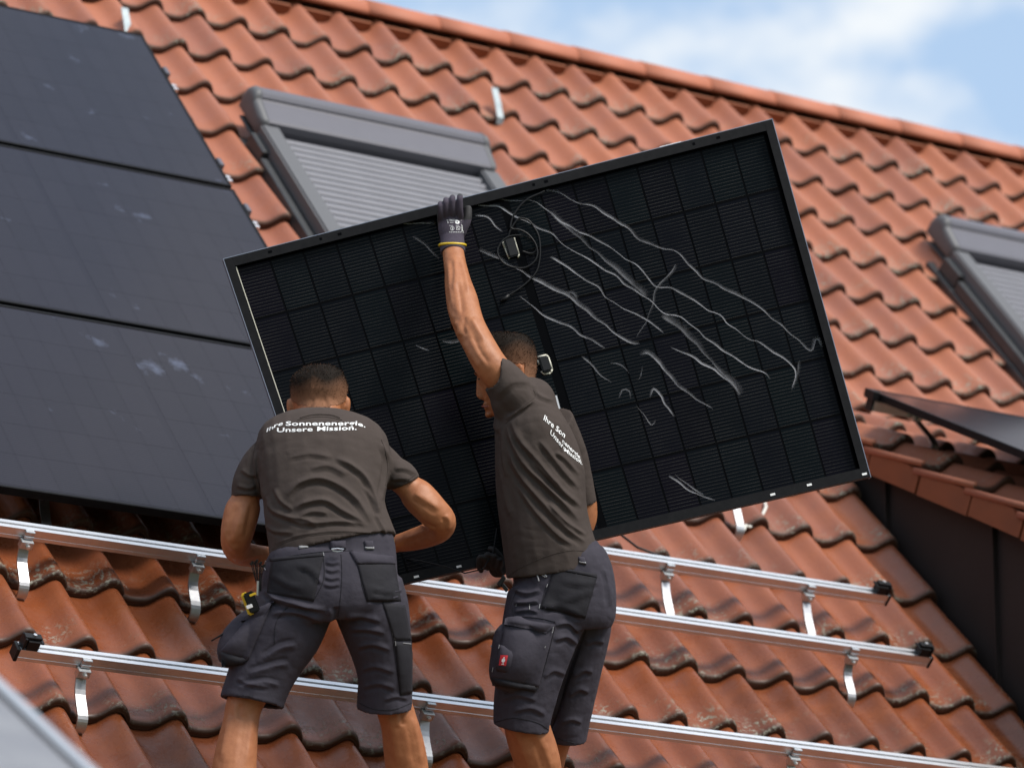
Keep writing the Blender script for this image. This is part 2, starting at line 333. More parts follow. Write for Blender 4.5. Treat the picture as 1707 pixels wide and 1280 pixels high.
for r in range(1, 32):
    for c in range(-42, 38):
        u = c*TW-.155; uc = u+.1; sc_ = (r-.5)*TL
        if uc < x0-.25 or uc > x1+.25: continue
        if r > 8 and c > -6: continue
        if any(w0-.02 < uc < w0+1.08 and s0+.10 < sc_ < s0+1.45 for w0, s0 in WINS): continue
        px, py, d = pix(roof(uc, sc_))
        vis = -20 < px < 1727 and -20 < py < 1300
        hid = inpoly(px, py, HELD) or (u < -3.7 and 1.1 < sc_ < 4.3)
        cells.append((0 if vis and not hid else (1 if vis else 2), d, r, c, u))
cells.sort()
base = frame_mat((0, 0, 0), X_, -V, N)
far = MB(); ftone = []; fn = []; fb = []
tv = [p for rg in RINGS for p in rg]
tf = []
npf = len(PROF)
for i in range(len(RINGS)-1):
    for j in range(npf-1): tf.append((i*npf+j, i*npf+j+1, (i+1)*npf+j+1, (i+1)*npf+j))
for k, (v_, d, r, c, u) in enumerate(cells):
    mt = Matrix.Translation(Vector(roof(u, r*TL))) @ base @ jitter()
    if k < 300: link('tile', TILE, roof_ob, mat=mt)
    else:
        far.add([mt @ Vector(p) for p in tv], tf); to = random.random()
        ftone += [to]*len(tv); fn += [ns for ns in NOSE for _ in PROF]; fb += [bd for bd in BAND for _ in PROF]
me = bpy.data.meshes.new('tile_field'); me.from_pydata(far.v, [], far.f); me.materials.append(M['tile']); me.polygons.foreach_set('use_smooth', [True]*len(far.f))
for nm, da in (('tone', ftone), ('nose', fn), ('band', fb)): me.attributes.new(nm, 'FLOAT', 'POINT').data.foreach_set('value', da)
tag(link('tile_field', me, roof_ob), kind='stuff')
# ---- ridge caps
def arc_strip(b, x0_, x1_, r0, r1, cz, th, a0=-6, a1=190, n=14):
    ro = []
    for xx, rr in ((x0_, r0), (x1_, r1)):
        ro.append([(xx, .100-math.cos(R(a0+(a1-a0)*i/n))*rr, cz+math.sin(R(a0+(a1-a0)*i/n))*rr*.85) for i in range(n+1)] +
                  [(xx, .100-math.cos(R(a1-(a1-a0)*i/n))*(rr-th), cz+math.sin(R(a1-(a1-a0)*i/n))*(rr-th)*.85) for i in range(n+1)])
    b.loft(ro, True)
for i in range(int((x1-x0+.6)/.36)):
    xx = x0-.3+i*.36; b = MB(); arc_strip(b, xx, xx+.385, .105, .100, ZB+.0, .014)
    link('ridge_tile', b.mesh('ridge_tile', [M['ridge']], True), roof_ob)
b = MB(); b.box(roof(-.5, -.02, -.085), X_*8.2, V*.02, N*.035); link('ridge_closure', b.mesh('ridge_closure', [M['deck']]), roof_ob)
b = MB()
for c in range(-42, 38): b.box(roof(c*TW-.118, .026, -.064), X_*.072, V*.010, N*.028)
link('ridge_filler', b.mesh('ridge_filler', [M['apron']]), roof_ob)['kind'] = 'stuff'
# ---- dormer
DP = R(26.3); UV_ = -1.2; SK = 8.05*TL
VD = np.array([0, -math.cos(DP), -math.sin(DP)]); ND = np.array([0, -math.sin(DP), math.cos(DP)]); KO = roof(0, SK)
def dorm(u, s, h=0.0): return KO + X_*u + VD*s + ND*h
b = MB(); DL = 3.7
b.box(dorm((UV_+3.6)/2+.03, DL/2, -.13), X_*((3.6-UV_)/2-.03), VD*DL/2, ND*.035)
droof = link('dormer_roof', b.mesh('dormer_roof', [M['deck']]), house)
TILED = tile_mesh('tile', [M['tiled']]); VERGE = tile_mesh('verge_tile', [M['tiled'], M['apron']], True)
dbase = frame_mat((0, 0, 0), X_, -VD, ND)
for k in range(11):
    for i in range(14):
        mt = Matrix.Translation(Vector(dorm(UV_+i*TW, .30+k*TL))) @ dbase @ jitter()
        link('verge_tile' if i == 0 else 'tile', VERGE if i == 0 else TILED, droof, mat=mt)
XC = -1.125
def main_z(y): return ZB + y*math.tan(RP)            # main roof plane height at y (y<0)
def dorm_z(y): return KO[2] + (y-KO[1])*math.tan(DP)
dw = MB(); yE = dorm(0, DL-.25)[1]
dw.add([(XC+.05, yE, dorm_z(yE)-.2), (3.4, yE, dorm_z(yE)-.2), (3.4, yE, main_z(yE)-.2), (XC+.05, yE, main_z(yE)-.2)], [(0, 1, 2, 3)])
dw.add([(3.4, yE, dorm_z(yE)-.2), (3.4, KO[1], KO[2]-.2), (3.4, yE, main_z(yE)-.3)], [(0, 1, 2)])
dwall = link('dormer_wall', dw.mesh('dormer_wall', [M['cheek']]), house)
def cheek_y(px, py):
    d = ray(px, py); t = (XC-CAM[0])/d[0]; return (CAM+d*t)[1]
ys = [KO[1]+.02, cheek_y(1483, 840), cheek_y(1665, 1000)]
while ys[-1] > yE+.3: ys.append(ys[-1]-(ys[1]-ys[2]))
ys[-1] = yE
for i in range(len(ys)-1):
    a, c_ = ys[i], ys[i+1]+.008
    b = MB(); P = [(a, dorm_z(a)-.15), (c_, dorm_z(c_)-.15), (c_, main_z(c_)-.16), (a, main_z(a)-.16)]
    b.loft([[(XC, y, z) for y, z in P], [(XC+.03, y, z) for y, z in P]], True)
    sm = link('metal_sheet', b.mesh('metal_sheet', [M['cheek']]), dwall)
    b = MB(); b.loft([[(XC-.022, c_-.002, dorm_z(c_)-.15), (XC-.022, c_-.010, dorm_z(c_)-.15), (XC-.0005, c_-.010, dorm_z(c_)-.15), (XC-.0005, c_-.002, dorm_z(c_)-.15)],
                      [(XC-.022, c_-.002, main_z(c_)-.12), (XC-.022, c_-.010, main_z(c_)-.12), (XC-.0005, c_-.010, main_z(c_)-.12), (XC-.0005, c_-.002, main_z(c_)-.12)]])
    link('standing_seam', b.mesh('standing_seam', [M['cheek']]), dwall)
# ---- roof windows with roller shutters
def roof_window(u0, s0):
    W = 1.10
    b = MB()
    rslab(b, u0-.05, u0+W+.05, s0+.18, s0+1.55, -.075, -.040)
    rslab(b, u0-.040, u0-.004, s0+.42, s0+1.52, -.039, .012); rslab(b, u0+W+.004, u0+W+.040, s0+.42, s0+1.52, -.039, .012); rslab(b, u0-.030, u0-.004, s0+.25, s0+.40, -.039, .030)
    rslab(b, u0+.0, u0+W, s0+.06, s0+1.50, -.011, .002)
    wn = link('roof_window', bevel(b.mesh('roof_window', [M['flash']]), .004, 1), house)
    # shutter box: extruded rounded profile in (s,h)
    prof = [(.00, .01), (.0, .065), (.015, .103), (.042, .127), (.072, .135), (.095, .131), (.110, .119), (.1125, .110), (.120, .1075), (.228, .086), (.240, .078), (.242, .05), (.238, .01)]
    b = MB(); b.loft([[roof(u, s0+s, h) for s, h in prof] for u in (u0+.035, u0+W-.035)])
    link('shutter_box', b.mesh('shutter_box', [M['greymetal']]), wn)
    for e, d in ((u0+.035, -1), (u0+W-.035, 1)):
        b = MB(); rg = []
        cs = .12; ch = .06
        for k, sc2 in ((0.0005, 1.03), (.012, 1.02), (.024, .97), (.032, .85), (.036, .6)):
            rg.append([roof(e+d*k, s0+cs+(s-cs)*sc2, ch+(h-ch)*sc2) for s, h in prof])
        b.loft(rg); link('box_end', b.mesh('box_end', [M['greyend']], True), wn)
    for a, c in ((u0, u0+.085), (u0+W-.085, u0+W)):
        b = MB(); rslab(b, a, c, s0+.243, s0+1.50, .003, .070)
        link('side_rail', bevel(b.mesh('side_rail', [M['greyend']]), .008, 3), wn)
    p = .047; n = int(1.17/p)
    sl = None
    for k in range(n):
        s = s0+.262+k*p
        if sl is None:
            b = MB(); rg = []
            for u in (0, W-.176):
                rg.append([X_*u + V*y + N*z for y, z in ((.0075, -.020), (.008, -.006), (.012, .007), (.020, .013), (.032, .013), (.041, .006), (.0455, -.008), (.0460, -.020))])
            b.loft(rg); sl = b.mesh('slat', [M['slat']])
        link('slat', sl, wn, mat=Matrix.Translation(Vector(roof(u0+.088, s, .030))))
    return wn
for u0, s0 in WINS: roof_window(u0, s0)
# ------------------------------------------------------------------ fixed solar panels
PL, PW = 1.762, 1.134
NC, NR = 16, 6
def uvbox_cell(w, h, t, m):
    me = bpy.data.meshes.new('cell'); vs = [(-w/2, -h/2, t), (w/2, -h/2, t), (w/2, h/2, t), (-w/2, h/2, t), (-w/2, -h/2, 0), (w/2, -h/2, 0), (w/2, h/2, 0), (-w/2, h/2, 0)]
    me.from_pydata(vs, [], [(0, 1, 2, 3), (0, 4, 5, 1), (1, 5, 6, 2), (2, 6, 7, 3), (3, 7, 4, 0)]); me.materials.append(m)
    uv = me.uv_layers.new(name='UVMap')
    for lp in me.loops:
        v = vs[lp.vertex_index]; uv.data[lp.index].uv = (v[0]/w+.5, v[1]/h+.5)
    return me
def frame_bars(b, L, W, lip, dep, z0):
    # z0 = plane of the front edge; dep below it
    for sx in (-1, 1): b.box((sx*(L/2-lip/2), 0, z0-dep/2), (lip/2, 0, 0), (0, W/2, 0), (0, 0, dep/2))
    for sy in (-1, 1): b.box((0, sy*(W/2-lip/2), z0-dep/2), (L/2-lip-.0005, 0, 0), (0, lip/2, 0), (0, 0, dep/2))
b = MB(); frame_bars(b, PL, PW, .011, .03, .0); FRAME = bevel(b.mesh('frame', [M['blackframe']]), .0015, 1)
b = MB(); b.box((0, 0, -.006), (PL/2-.0115, 0, 0), (0, PW/2-.0115, 0), (0, 0, .0035)); GLASS = b.mesh('glass_sheet', [M['panelglass']])
CELLF = uvbox_cell(.1047, .1817, .0004, M['cellf'])
def cell_pos(i, j):
    gx = .012 if i >= NC//2 else -.012
    return (i-(NC-1)/2)*.1055+gx, (j-(NR-1)/2)*.1825
GLASS0, CELLF0 = GLASS, CELLF
M['dusty_sheen'] = mat('dusty_sheen_glass', (0.150, 0.150, 0.165), 0.32, 0, 0.5, noise=(3, 0.7, (0.21, 0.21, 0.22)))  # pale base paints in the sky's sheen; noise gives the dusty patches
GLASSD = GLASS.copy(); GLASSD.materials[0] = M['dusty_sheen']; CELLD = CELLF.copy(); CELLD.materials[0] = M['dusty_sheen']
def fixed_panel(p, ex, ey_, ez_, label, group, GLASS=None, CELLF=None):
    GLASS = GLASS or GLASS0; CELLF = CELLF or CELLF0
    mt = frame_mat(p, ex, ey_, ez_)
    o = empty('solar_panel', (0, 0, 0), label, 'solar panel', group); o.matrix_basis = mt
    I = Matrix.Identity(4)
    link('frame', FRAME, o, mat=I); link('glass_sheet', GLASS, o, mat=I)
    for i in range(NC):
        for j in range(NR):
            x, y = cell_pos(i, j); link('cell', CELLF, o, mat=Matrix.Translation((x, y, -.0024)))
    return o
HP = 0.150                                     # panel face above the tile crests
UR = -17.8*TW; s_top = 5.115*TW; pit = 5.78*TW
GP = 'black solar panels mounted on the main roof'
for k, lb in enumerate(('topmost mounted black solar panel, left of the roller shutter window', 'middle mounted black solar panel, between two dark seams', 'lowest mounted black solar panel, above the bare rail at the left')):
    fixed_panel(roof(UR-PL/2, s_top+pit*k+PW/2, HP), X_, -V, N, lb, GP)
# dormer panel
d = ray(1442, 646); h = .125; t = ((dorm(0, 0, h)-CAM)@ND)/(d@ND); Pd = CAM+d*t; ud = Pd[0]; sd_ = (Pd-KO)@VD
fixed_panel(dorm(ud+PL/2, sd_+PW/2, h), X_, -VD, ND, 'black solar panel on the dormer roof at the right edge, seen nearly edge on', 'solar panels on dormer roofs')
d = ray(1452, 674); h = .075; t = ((dorm(0, 0, h)-CAM)@ND)/(d@ND); Pr = CAM+d*t; ur = Pr[0]; sr = (Pr-KO)@VD
b = MB(); b.box(dorm(ur+1.0, sr, .072), X_*1.0, VD*.020, ND*.020)
dr = tag(link('mounting_rail', bevel(b.mesh('mounting_rail', [M['alu']]), .002, 1), loc=dorm(ur, sr, .072)), 'rail end under the panel on the dormer roof, with a black cap', 'rail', 'aluminium mounting rails across the roof')
b = MB(); b.box(dorm(ur-.006, sr, .072), X_*.005, VD*.0225, ND*.0225); link('end_cap', bevel(b.mesh('end_cap', [M['blackplastic']]), .002, 1), dr)
b = MB(); b.box(dorm(ud+.05, sd_-.0165+.001*0+.0, .112) if False else dorm(ud-.018, sr, .113), X_*.014, VD*.03, ND*.018); link('end_clamp', bevel(b.mesh('end_clamp', [M['blackplastic']]), .002, 1), dr)
uh = ur+.20; e = empty('roof_hook', dorm(uh, sr, .05), 'grey roof hook under the panel on the dormer roof', 'roof hook', 'roof hooks carrying the rails')
b = MB(); rg = []
for a, c in ((.005, .048), (.050, .045), (.075, .036), (.16, .006), (.19, -.012), (.20, -.040), (.19, -.066), (.16, -.080)):
    rg.append([dorm(uh-.017, sr+a, c+.003), dorm(uh+.017, sr+a, c+.003), dorm(uh+.017, sr+a-.003, c-.003), dorm(uh-.017, sr+a-.003, c-.003)])
b.loft(rg); link('strap', b.mesh('strap', [M['steel']]), e)
b = MB(); b.box(dorm(uh, sr+.034, .058), X_*.020, VD*.012, ND*.014); cb = link('clamp_block', bevel(b.mesh('clamp_block', [M['steel']]), .002, 1), e)
b = MB(); b.tube([dorm(uh, sr+.046, .058), dorm(uh, sr+.056, .058)], .0075, 8); link('bolt', b.mesh('bolt', [M['alu']]), cb)
# foreground panel on a neighbouring lean-to
LP_ = R(30); VL = np.array([0, -math.cos(LP_), -math.sin(LP_)]); NL = np.array([0, -math.sin(LP_), math.cos(LP_)])
Pf = at(0, 1150, 7.2)
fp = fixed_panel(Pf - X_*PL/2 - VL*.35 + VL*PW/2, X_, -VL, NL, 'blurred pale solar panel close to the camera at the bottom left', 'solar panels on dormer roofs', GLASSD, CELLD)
b = MB(); b.box((0, 0, 0), (.012, 0, 0), (0, PW/2+.002, 0), (0, 0, .017)); me = b.mesh('edge_trim', [M['alu']])
link('edge_trim', me, fp, mat=Matrix.Translation((PL/2+.008, 0, -.012)))
lt = empty('lean_to', (Pf[0]-1.2, Pf[1]-.6, 0), 'low lean-to roof beneath the blurred foreground panel', 'lean-to')
b = MB(); cc = Pf - X_*(PL/2+.1) + VL*(PW/2-.1) - NL*.13
b.box(cc, X_*(PL/2+.0), VL*(PW/2+.1), NL*.04); link('roof_board', b.mesh('roof_board', [M['wood']]), lt)
b = MB()
for sx in (-.6, .6):
    for sy in (-.4, .4): b.box(cc+X_*sx+VL*sy-NL*(-.066), X_*.02, VL*.05, NL*.033)
link('panel_support', b.mesh('panel_support', [M['alu']]), lt)
for sx in (-.8, .8):
    for sy in (-.5, .5):
        q = cc+X_*sx+VL*sy-NL*.041; b = MB(); b.box((q[0], q[1], (q[2]-.03)/2), (.05, 0, 0), (0, .05, 0), (0, 0, (q[2]-.03)/2)); link('post', b.mesh('post', [M['wood']]), lt)
# ------------------------------------------------------------------ rails, hooks, clamps
def extr(b, prof, u0, u1, s, h, m=0):
    b.loft([[roof(u, s+a, h+c) for a, c in prof] for u in (u0, u1)], True, m)
RAILP = [(-.020, 0), (.020, 0), (.020, .012), (.0185, .013), (.0185, .015), (.020, .016), (.020, .040), (.005, .040), (.005, .0335), (.009, .0335), (.009, .027), (-.009, .027), (-.009, .0335), (-.005, .0335), (-.005, .040), (-.020, .040)]
RH = .062
def rail(u0, u1, s, label, caps=''):
    b = MB(); extr(b, RAILP, u0, u1, s, RH)
    o = link('mounting_rail', b.mesh('mounting_rail', [M['alu']]), loc=roof(u0, s, RH)); tag(o, label, 'rail', 'aluminium mounting rails across the roof')
    for ch, u in (('l', u0), ('r', u1)):
        if ch in caps:
            d = -1 if ch == 'l' else 1
            b = MB(); c = roof(u+d*.006, s, RH+.019); b.box(c, X_*.0055, V*.0225, N*.0225); link('end_cap', bevel(b.mesh('end_cap', [M['blackplastic']]), .002, 1), o)
            b = MB(); uu = u-d*.035
            b.box(roof(uu, s, RH+.056), X_*.020, V*.019, N*.0155); b.box(roof(uu-d*.026, s, RH+.068), X_*.0055, V*.019, N*.0035); b.box(roof(uu+d*.028, s, RH+.058), X_*.004, V*.019, N*.020)
            b.box(roof(uu+d*.004, s, RH+.078), X_*.028, V*.012, N*.004)
            cl = link('end_clamp', bevel(b.mesh('end_clamp', [M['blackplastic']]), .0015, 1), o)
            b = MB(); b.tube([roof(uu, s, RH+.080), roof(uu, s, RH+.087)], .006, 8); link('bolt', b.mesh('bolt', [M['steel']]), cl)
    return o
S1, SA0, SA1, SB0, SB1 = 4.232, 4.63, 4.588, 5.301, 5.21
UE = -7.95*TW
def rail2(u0, s0, u1, s1, label, caps): # rail laid very slightly out of level like the real ones
    o = rail(u0, u1, (s0+s1)/2, label, caps); return o
rail(-5.6, UE, S1, 'upper bare rail, starting under the lowest mounted panel and ending right of the taller worker', 'r')
rail(-5.6, -1.60, 4.60, 'middle bare rail, running behind both workers', 'r')
rail(-26.75*TW, -1.44, 5.255, 'lowest bare rail, with a black clamp at its left end', 'lr')
rail(-5.6, UR+.07, s_top+pit*0+.30, 'short rail end poking out beside the topmost panel, upper one'); rail(-5.6, UR+.07, s_top+.30+.68, 'short rail end poking out beside the topmost panel, lower one')
rail(-5.6, UR+.07, s_top+pit+.15, 'short rail end poking out beside the middle panel, upper one'); rail(-5.6, UR+.02, s_top+pit+.85, 'rail hidden under the middle panel near its lower edge')
rail(-5.6, UR-.3, s_top+2*pit+.2, 'rail hidden under the lowest mounted panel near its upper edge')
def clampbit(s, label):
    e = empty('panel_clamp', roof(UR+.03, s, RH+.04), label, 'clamp', 'clamps on the right edge of the mounted panels')
    b = MB(); b.box(roof(UR+.010, s-.02, RH+.070), X_*.010, V*.026, N*.024); link('clamp_body', bevel(b.mesh('clamp_body', [M['greymetal']]), .003, 1), e)
    b = MB(); b.box(roof(UR+.032, s+.02, RH+.040), X_*.012, V*.016, N*.010); link('rail_tip', bevel(b.mesh('rail_tip', [M['white']]), .004, 2), e)
clampbit(s_top+.30, 'small grey clamp at the right edge of the topmost panel, upper one'); clampbit(s_top+.98, 'small grey clamp at the right edge of the topmost panel, lower one'); clampbit(s_top+pit+.15, 'small grey clamp at the right edge of the middle panel')
def hook(u, s, r, label, top=True, group='roof hooks carrying the rails'):
    sn = r*TL
    e = empty('roof_hook', roof(u, sn, -.05), label, 'roof hook', group)
    w = .017
    path = [(sn-.09, -.112), (sn+.010, -.106), (sn+.040, -.098), (sn+.060, -.078), (sn+.062, -.052), (sn+.044, -.026), (sn-.02, .004), (s+.030, .045), (s+.020, .058), (s-.005, .0585)]
    if not top: path = path[:7] + [(sn-.05, .012), (sn-.12, .030)]
    pp = [np.array(q) for q in path]; path = []
    for i in range(len(pp)-1):
        a0, a1, a2, a3 = pp[max(i-1, 0)], pp[i], pp[i+1], pp[min(i+2, len(pp)-1)]
        for k in range(4):
            t = k/4; path.append(tuple(.5*((2*a1)+(-a0+a2)*t+(2*a0-5*a1+4*a2-a3)*t*t+(-a0+3*a1-3*a2+a3)*t**3)) if i < 7 else tuple(a1+(a2-a1)*t))
    path.append(tuple(pp[-1]))
    b = MB(); rg = []
    for i, (a, c) in enumerate(path):
        p0, p1 = path[max(i-1, 0)], path[min(i+1, len(path)-1)]
        t = np.array([p1[0]-p0[0], p1[1]-p0[1]]); t /= np.linalg.norm(t); nn_ = np.array([-t[1], t[0]])*.003
        rg.append([roof(u-w, a+nn_[0], c+nn_[1]), roof(u+w, a+nn_[0], c+nn_[1]), roof(u+w, a-nn_[0], c-nn_[1]), roof(u-w, a-nn_[0], c-nn_[1])])
    b.loft(rg); link('strap', b.mesh('strap', [M['strap']]), e)
    if top:
        b = MB(); b.box(roof(u, s+.035, RH-.004), X_*.021, V*.012, N*.014); b.box(roof(u+.004, s+.0275, RH+.017), X_*.016, V*.0065, N*.006)
        b.box(roof(u+.004, s+.026, RH+.030), X_*.016, V*.005, N*.008)
        cb = link('clamp_block', bevel(b.mesh('clamp_block', [M['steel']]), .002, 1), e)
        b = MB(); b.tube([roof(u+.004, s+.046, RH-.006), roof(u+.004, s+.055, RH-.006)], .0075, 8); b.tube([roof(u+.004, s+.055, RH-.006), roof(u+.004, s+.0565, RH-.006)], .004, 6); link('bolt', b.mesh('bolt', [M['alu']]), cb)
    return e
hook(-25.62*TW, 4.60, 14, 'silver roof hook at the far left under the middle bare rail')
hook(-22.62*TW, 4.60, 14, 'silver roof hook just left of the bent worker under the middle bare rail')
hook(-25.67*TW, 5.255, 16, 'silver roof hook below the black clamp at the left end of the lowest rail')
hook(-19.67*TW, 5.255, 16, 'silver roof hook between the legs of the two workers')
hook(-12.72*TW, S1, 13, 'silver roof hook right of the taller worker under the upper bare rail')
hook(-9.68*TW, S1, 13, 'silver roof hook near the right end of the upper bare rail')
hook(-9.68*TW, 4.60, 14, 'silver roof hook near the right end of the middle bare rail')
ub = roofpt(1320, 1262, .06)[0]
hook(ub, 5.255, 16, 'silver roof hook at the bottom edge, right half of the lowest rail')
hook(-24.72*TW, S1, 13, 'roof hook in the shadow under the lowest mounted panel, right one'); hook(-27.75*TW, S1, 13, 'roof hook in the shadow under the lowest mounted panel at the left picture edge')
hook(-9.6*TW, 3.55, 11, 'roof hook without a rail, white cable looped round it below the held panel', False)
hook(-16.67*TW, 4.60, 14, 'silver roof hook behind the taller worker on the middle rail')
# snow hooks
def snow_hook(u, r, label):
    sn = r*TL; b = MB(); rg = []
    path = [(sn-.02, -.098), (sn+.014, -.090), (sn+.02, -.070), (sn+.006, -.045), (sn-.06, -.012), (sn-.12, .012), (sn-.135, .020)]
    for a, c in path: rg.append([roof(u-.016, a, c+.002), roof(u+.016, a, c+.002), roof(u+.016, a, c-.002), roof(u-.016, a, c-.002)])
    b.loft(rg); tag(link('snow_hook', b.mesh('snow_hook', [M['galv']]), loc=roof(u, sn, 0)), label, 'snow hook', 'zinc snow hooks on the upper roof')
snow_hook(-8.30*TW, 2, 'grey zinc snow hook on the tiles above the roller shutter window'); snow_hook(roofpt(210, 30)[0], 2, 'grey zinc snow hook at the top left above the mounted panels')
# cables on the roof
b = MB(); P0 = roof(-9.5*TW, 11*TL, .03)
pts = [at(1236, 850, 15.6), at(1232, 862, 15.5), at(1238, 876, 15.45), at(1250, 878, 15.45), at(1262, 868, 15.5), at(1272, 856, 15.58), at(1277, 845, 15.66), at(1274, 835, 15.75), at(1262, 826, 15.85)]
b.tube(pts, .0065, 8); b.tube([at(1247, 838, 15.68), at(1250, 850, 15.6), at(1249, 864, 15.52), at(1243, 876, 15.45), at(1240, 884, 15.4)], .006, 8)
tag(link('white_cable', b.mesh('white_cable', [M['whitecable']], True), loc=P0), 'white cable looped round the bare roof hook below the held panel', 'cable')
b = MB(); a0 = roofpt(1034, 890, .06); a1 = roofpt(1094, 926, .03)
b.tube([roof(a0[0]-.1, a0[1]-.1, .09), roof(*a0, .06), roof((a0[0]+a1[0])/2, (a0[1]+a1[1])/2, .035), roof(*a1, .035), roof(a1[0]+.06, a1[1]+.07, .05)], .0045, 7)
tag(link('black_cable', b.mesh('black_cable', [M['blackplastic']], True), loc=roof(*a0, .06)), 'thin black cable lying on the tiles above the upper bare rail', 'cable')
# ------------------------------------------------------------------ held panel
HD = [13.01, 13.34, 13.09, 12.80]
HC = [at(x, y, d_) for (x, y), d_ in zip(HELD, HD)]          # TL TR BR BL, back rim plane
hn = np.cross(HC[1]-HC[0], HC[3]-HC[0]); hn /= np.linalg.norm(hn)
if hn@FW > 0: hn = -hn                                         # towards the camera
def hp(a, b_, h=0.0):                                          # a,b in metres from the panel centre
    s = a/PL+.5; t = .5-b_/PW
    return HC[0]*(1-s)*(1-t)+HC[1]*s*(1-t)+HC[2]*s*t+HC[3]*(1-s)*t + hn*h
def hinv(x, y, h=0.0):
    a, b_ = 0.0, 0.0
    for _ in range(8):
        p0 = np.array(pix(hp(a, b_, h))[:2]); pa = np.array(pix(hp(a+1e-3, b_, h))[:2]); pb = np.array(pix(hp(a, b_+1e-3, h))[:2])
        J = np.array([(pa-p0)/1e-3, (pb-p0)/1e-3]).T; dlt = np.linalg.solve(J, np.array([x, y])-p0); a += dlt[0]; b_ += dlt[1]
    return a, b_
def warp(me):
    for v in me.vertices: v.co = Vector(hp(*v.co))
    bm = bmesh.new(); bm.from_mesh(me); bmesh.ops.recalc_face_normals(bm, faces=bm.faces); bm.to_mesh(me); bm.free(); return me
held = empty('solar_panel', hp(0, -PW/2), 'black solar panel held up by the two workers, back side with cables showing', 'solar panel')
b = MB()
for sx in (-1, 1):                                             # return flanges and outer walls of the frame
    b.box((sx*(PL/2-.013), 0, -.001), (.013, 0, 0), (0, PW/2, 0), (0, 0, .001)); b.box((sx*(PL/2-.001), 0, -.0165), (.001, 0, 0), (0, PW/2, 0), (0, 0, .0143))
for sy in (-1, 1):
    b.box((0, sy*(PW/2-.0150), -.001), (PL/2-.0265, 0, 0), (0, .0150, 0), (0, 0, .001)); b.box((0, sy*(PW/2-.001), -.0165), (PL/2-.0025, 0, 0), (0, .001, 0), (0, 0, .0143))
fr_ = link('frame', warp(b.mesh('frame', [M['blackframe']])), held)
b = MB()
for sx in (-1, 1): b.box((sx*(PL/2+.0012), 0, -.016), (.0010, 0, 0), (0, PW/2+.002, 0), (0, 0, .0158))
b.box((0, PW/2+.0012, -.016), (PL/2, 0, 0), (0, .001, 0), (0, 0, .0158))
link('frame_edge', warp(b.mesh('frame_edge', [mat('bluish_sky_sheen_edge', (0.22, 0.24, 0.29), 0.35, 0.6)])), held)  # sky reflection on the black frame's rim, painted as a bluish strip
b = MB(); b.box((-PL/2+.0290, 0, -.016), (.0012, 0, 0), (0, PW/2-.032, 0), (0, 0, .010)); link('lit_wall_strip', warp(b.mesh('lit_wall_strip', [M['cream']])), held)  # pale strip: light on the left inner frame wall, painted in
b = MB()
for a, w_ in ((-.74, .006), (-.58, .004), (-.52, .006), (.10, .004), (.14, .006), (.70, .006), (.62, .004)): b.box((a, PW/2-.014, .0004), (w_, 0, 0), (0, .004, 0), (0, 0, .0003))
link('drain_hole', warp(b.mesh('drain_hole', [M['backsheet']])), held)['kind'] = 'stuff'
b = MB()
for x, y in ((1288, 824), (1349, 808), (1441, 790), (694, 961), (765, 944)):
    a, c = hinv(x, y); b.box((a, c, .0012), (.008, 0, 0), (0, .0032, 0), (0, 0, .0006))
link('slot', warp(b.mesh('slot', [M['white']])), held)
a, c = hinv(1118, 240); b = MB(); b.box((a, PW/2+.0035, -.012), (.035, 0, 0), (0, .001, 0), (0, 0, .008)); link('sticker', warp(b.mesh('sticker', [M['white']])), held)
b = MB(); b.box((0, 0, -.0275), (PL/2-.003, 0, 0), (0, PW/2-.003, 0), (0, 0, .0025)); link('backsheet', warp(b.mesh('backsheet', [M['backsheet']])), held)
CB = uvbox_cell(.0985, .1710, .0008, M['cellb'])
for i in range(NC):
    for j in range(NR):
        x, y = cell_pos(i, j); x *= .993; me = CB.copy(); me.transform(Matrix.Translation((x, y*.985, -.0249)))
        for v in me.vertices: v.co = Vector(hp(*v.co))
        c_ = np.array(hp(x, y, -.0249)); link('cell', me, held, loc=c_)
# junction boxes on the middle line
def jbox(x, y, hw, hh, rim):
    a, c = hinv(x, y, -.02); b = MB(); b.box((a, c, -.015), (hw, 0, 0), (0, hh, 0), (0, 0, .010)); me = bevel(b.mesh('junction_box', [M['blackplastic']]), .004, 2); o = link('junction_box', warp(me), held)
    b = MB()
    for ax, ay, bx, by in rim:
        b.tube([(a+ax*hw, c+ay*hh, -.022), (a+bx*hw, c+by*hh, -.022)], .0032, 6)
    link('sealant_bead', warp(b.mesh('sealant_bead', [M['cream']], True)), o)
jbox(852, 414, .016, .030, [(-1.18, .9, -1.1, .2), (-1.1, .2, -.9, -1.0), (1.15, 1.0, 1.12, -.8), (1.12, -.8, .8, -1.1)])
jbox(908, 608, .015, .024, [(-.9, 1.2, .9, 1.2), (.9, 1.2, 1.25, .8), (1.25, .8, 1.25, -.8), (1.25, -.8, .7, -1.2), (.7, -1.2, -.7, -1.15), (-.7, -1.15, -1.1, -.7), (-1.05, .2, -1.05, .8)])
jbox(960, 800, .019, .026, [(1.2, .9, 1.2, -.9)])
b = MB(); c0 = hinv(924, 660, -.024); c1 = hinv(938, 712, -.024)
dv = np.array(c1)-np.array(c0); L = np.linalg.norm(dv); dv /= L; pv = np.array([-dv[1], dv[0]]); mid = (np.array(c0)+np.array(c1))/2
b.box((*mid, -.0232), (*(dv*L/2), 0), (*(pv*.008), 0), (0, 0, .0004)); link('type_label', warp(b.mesh('type_label', [M['label']])), held)
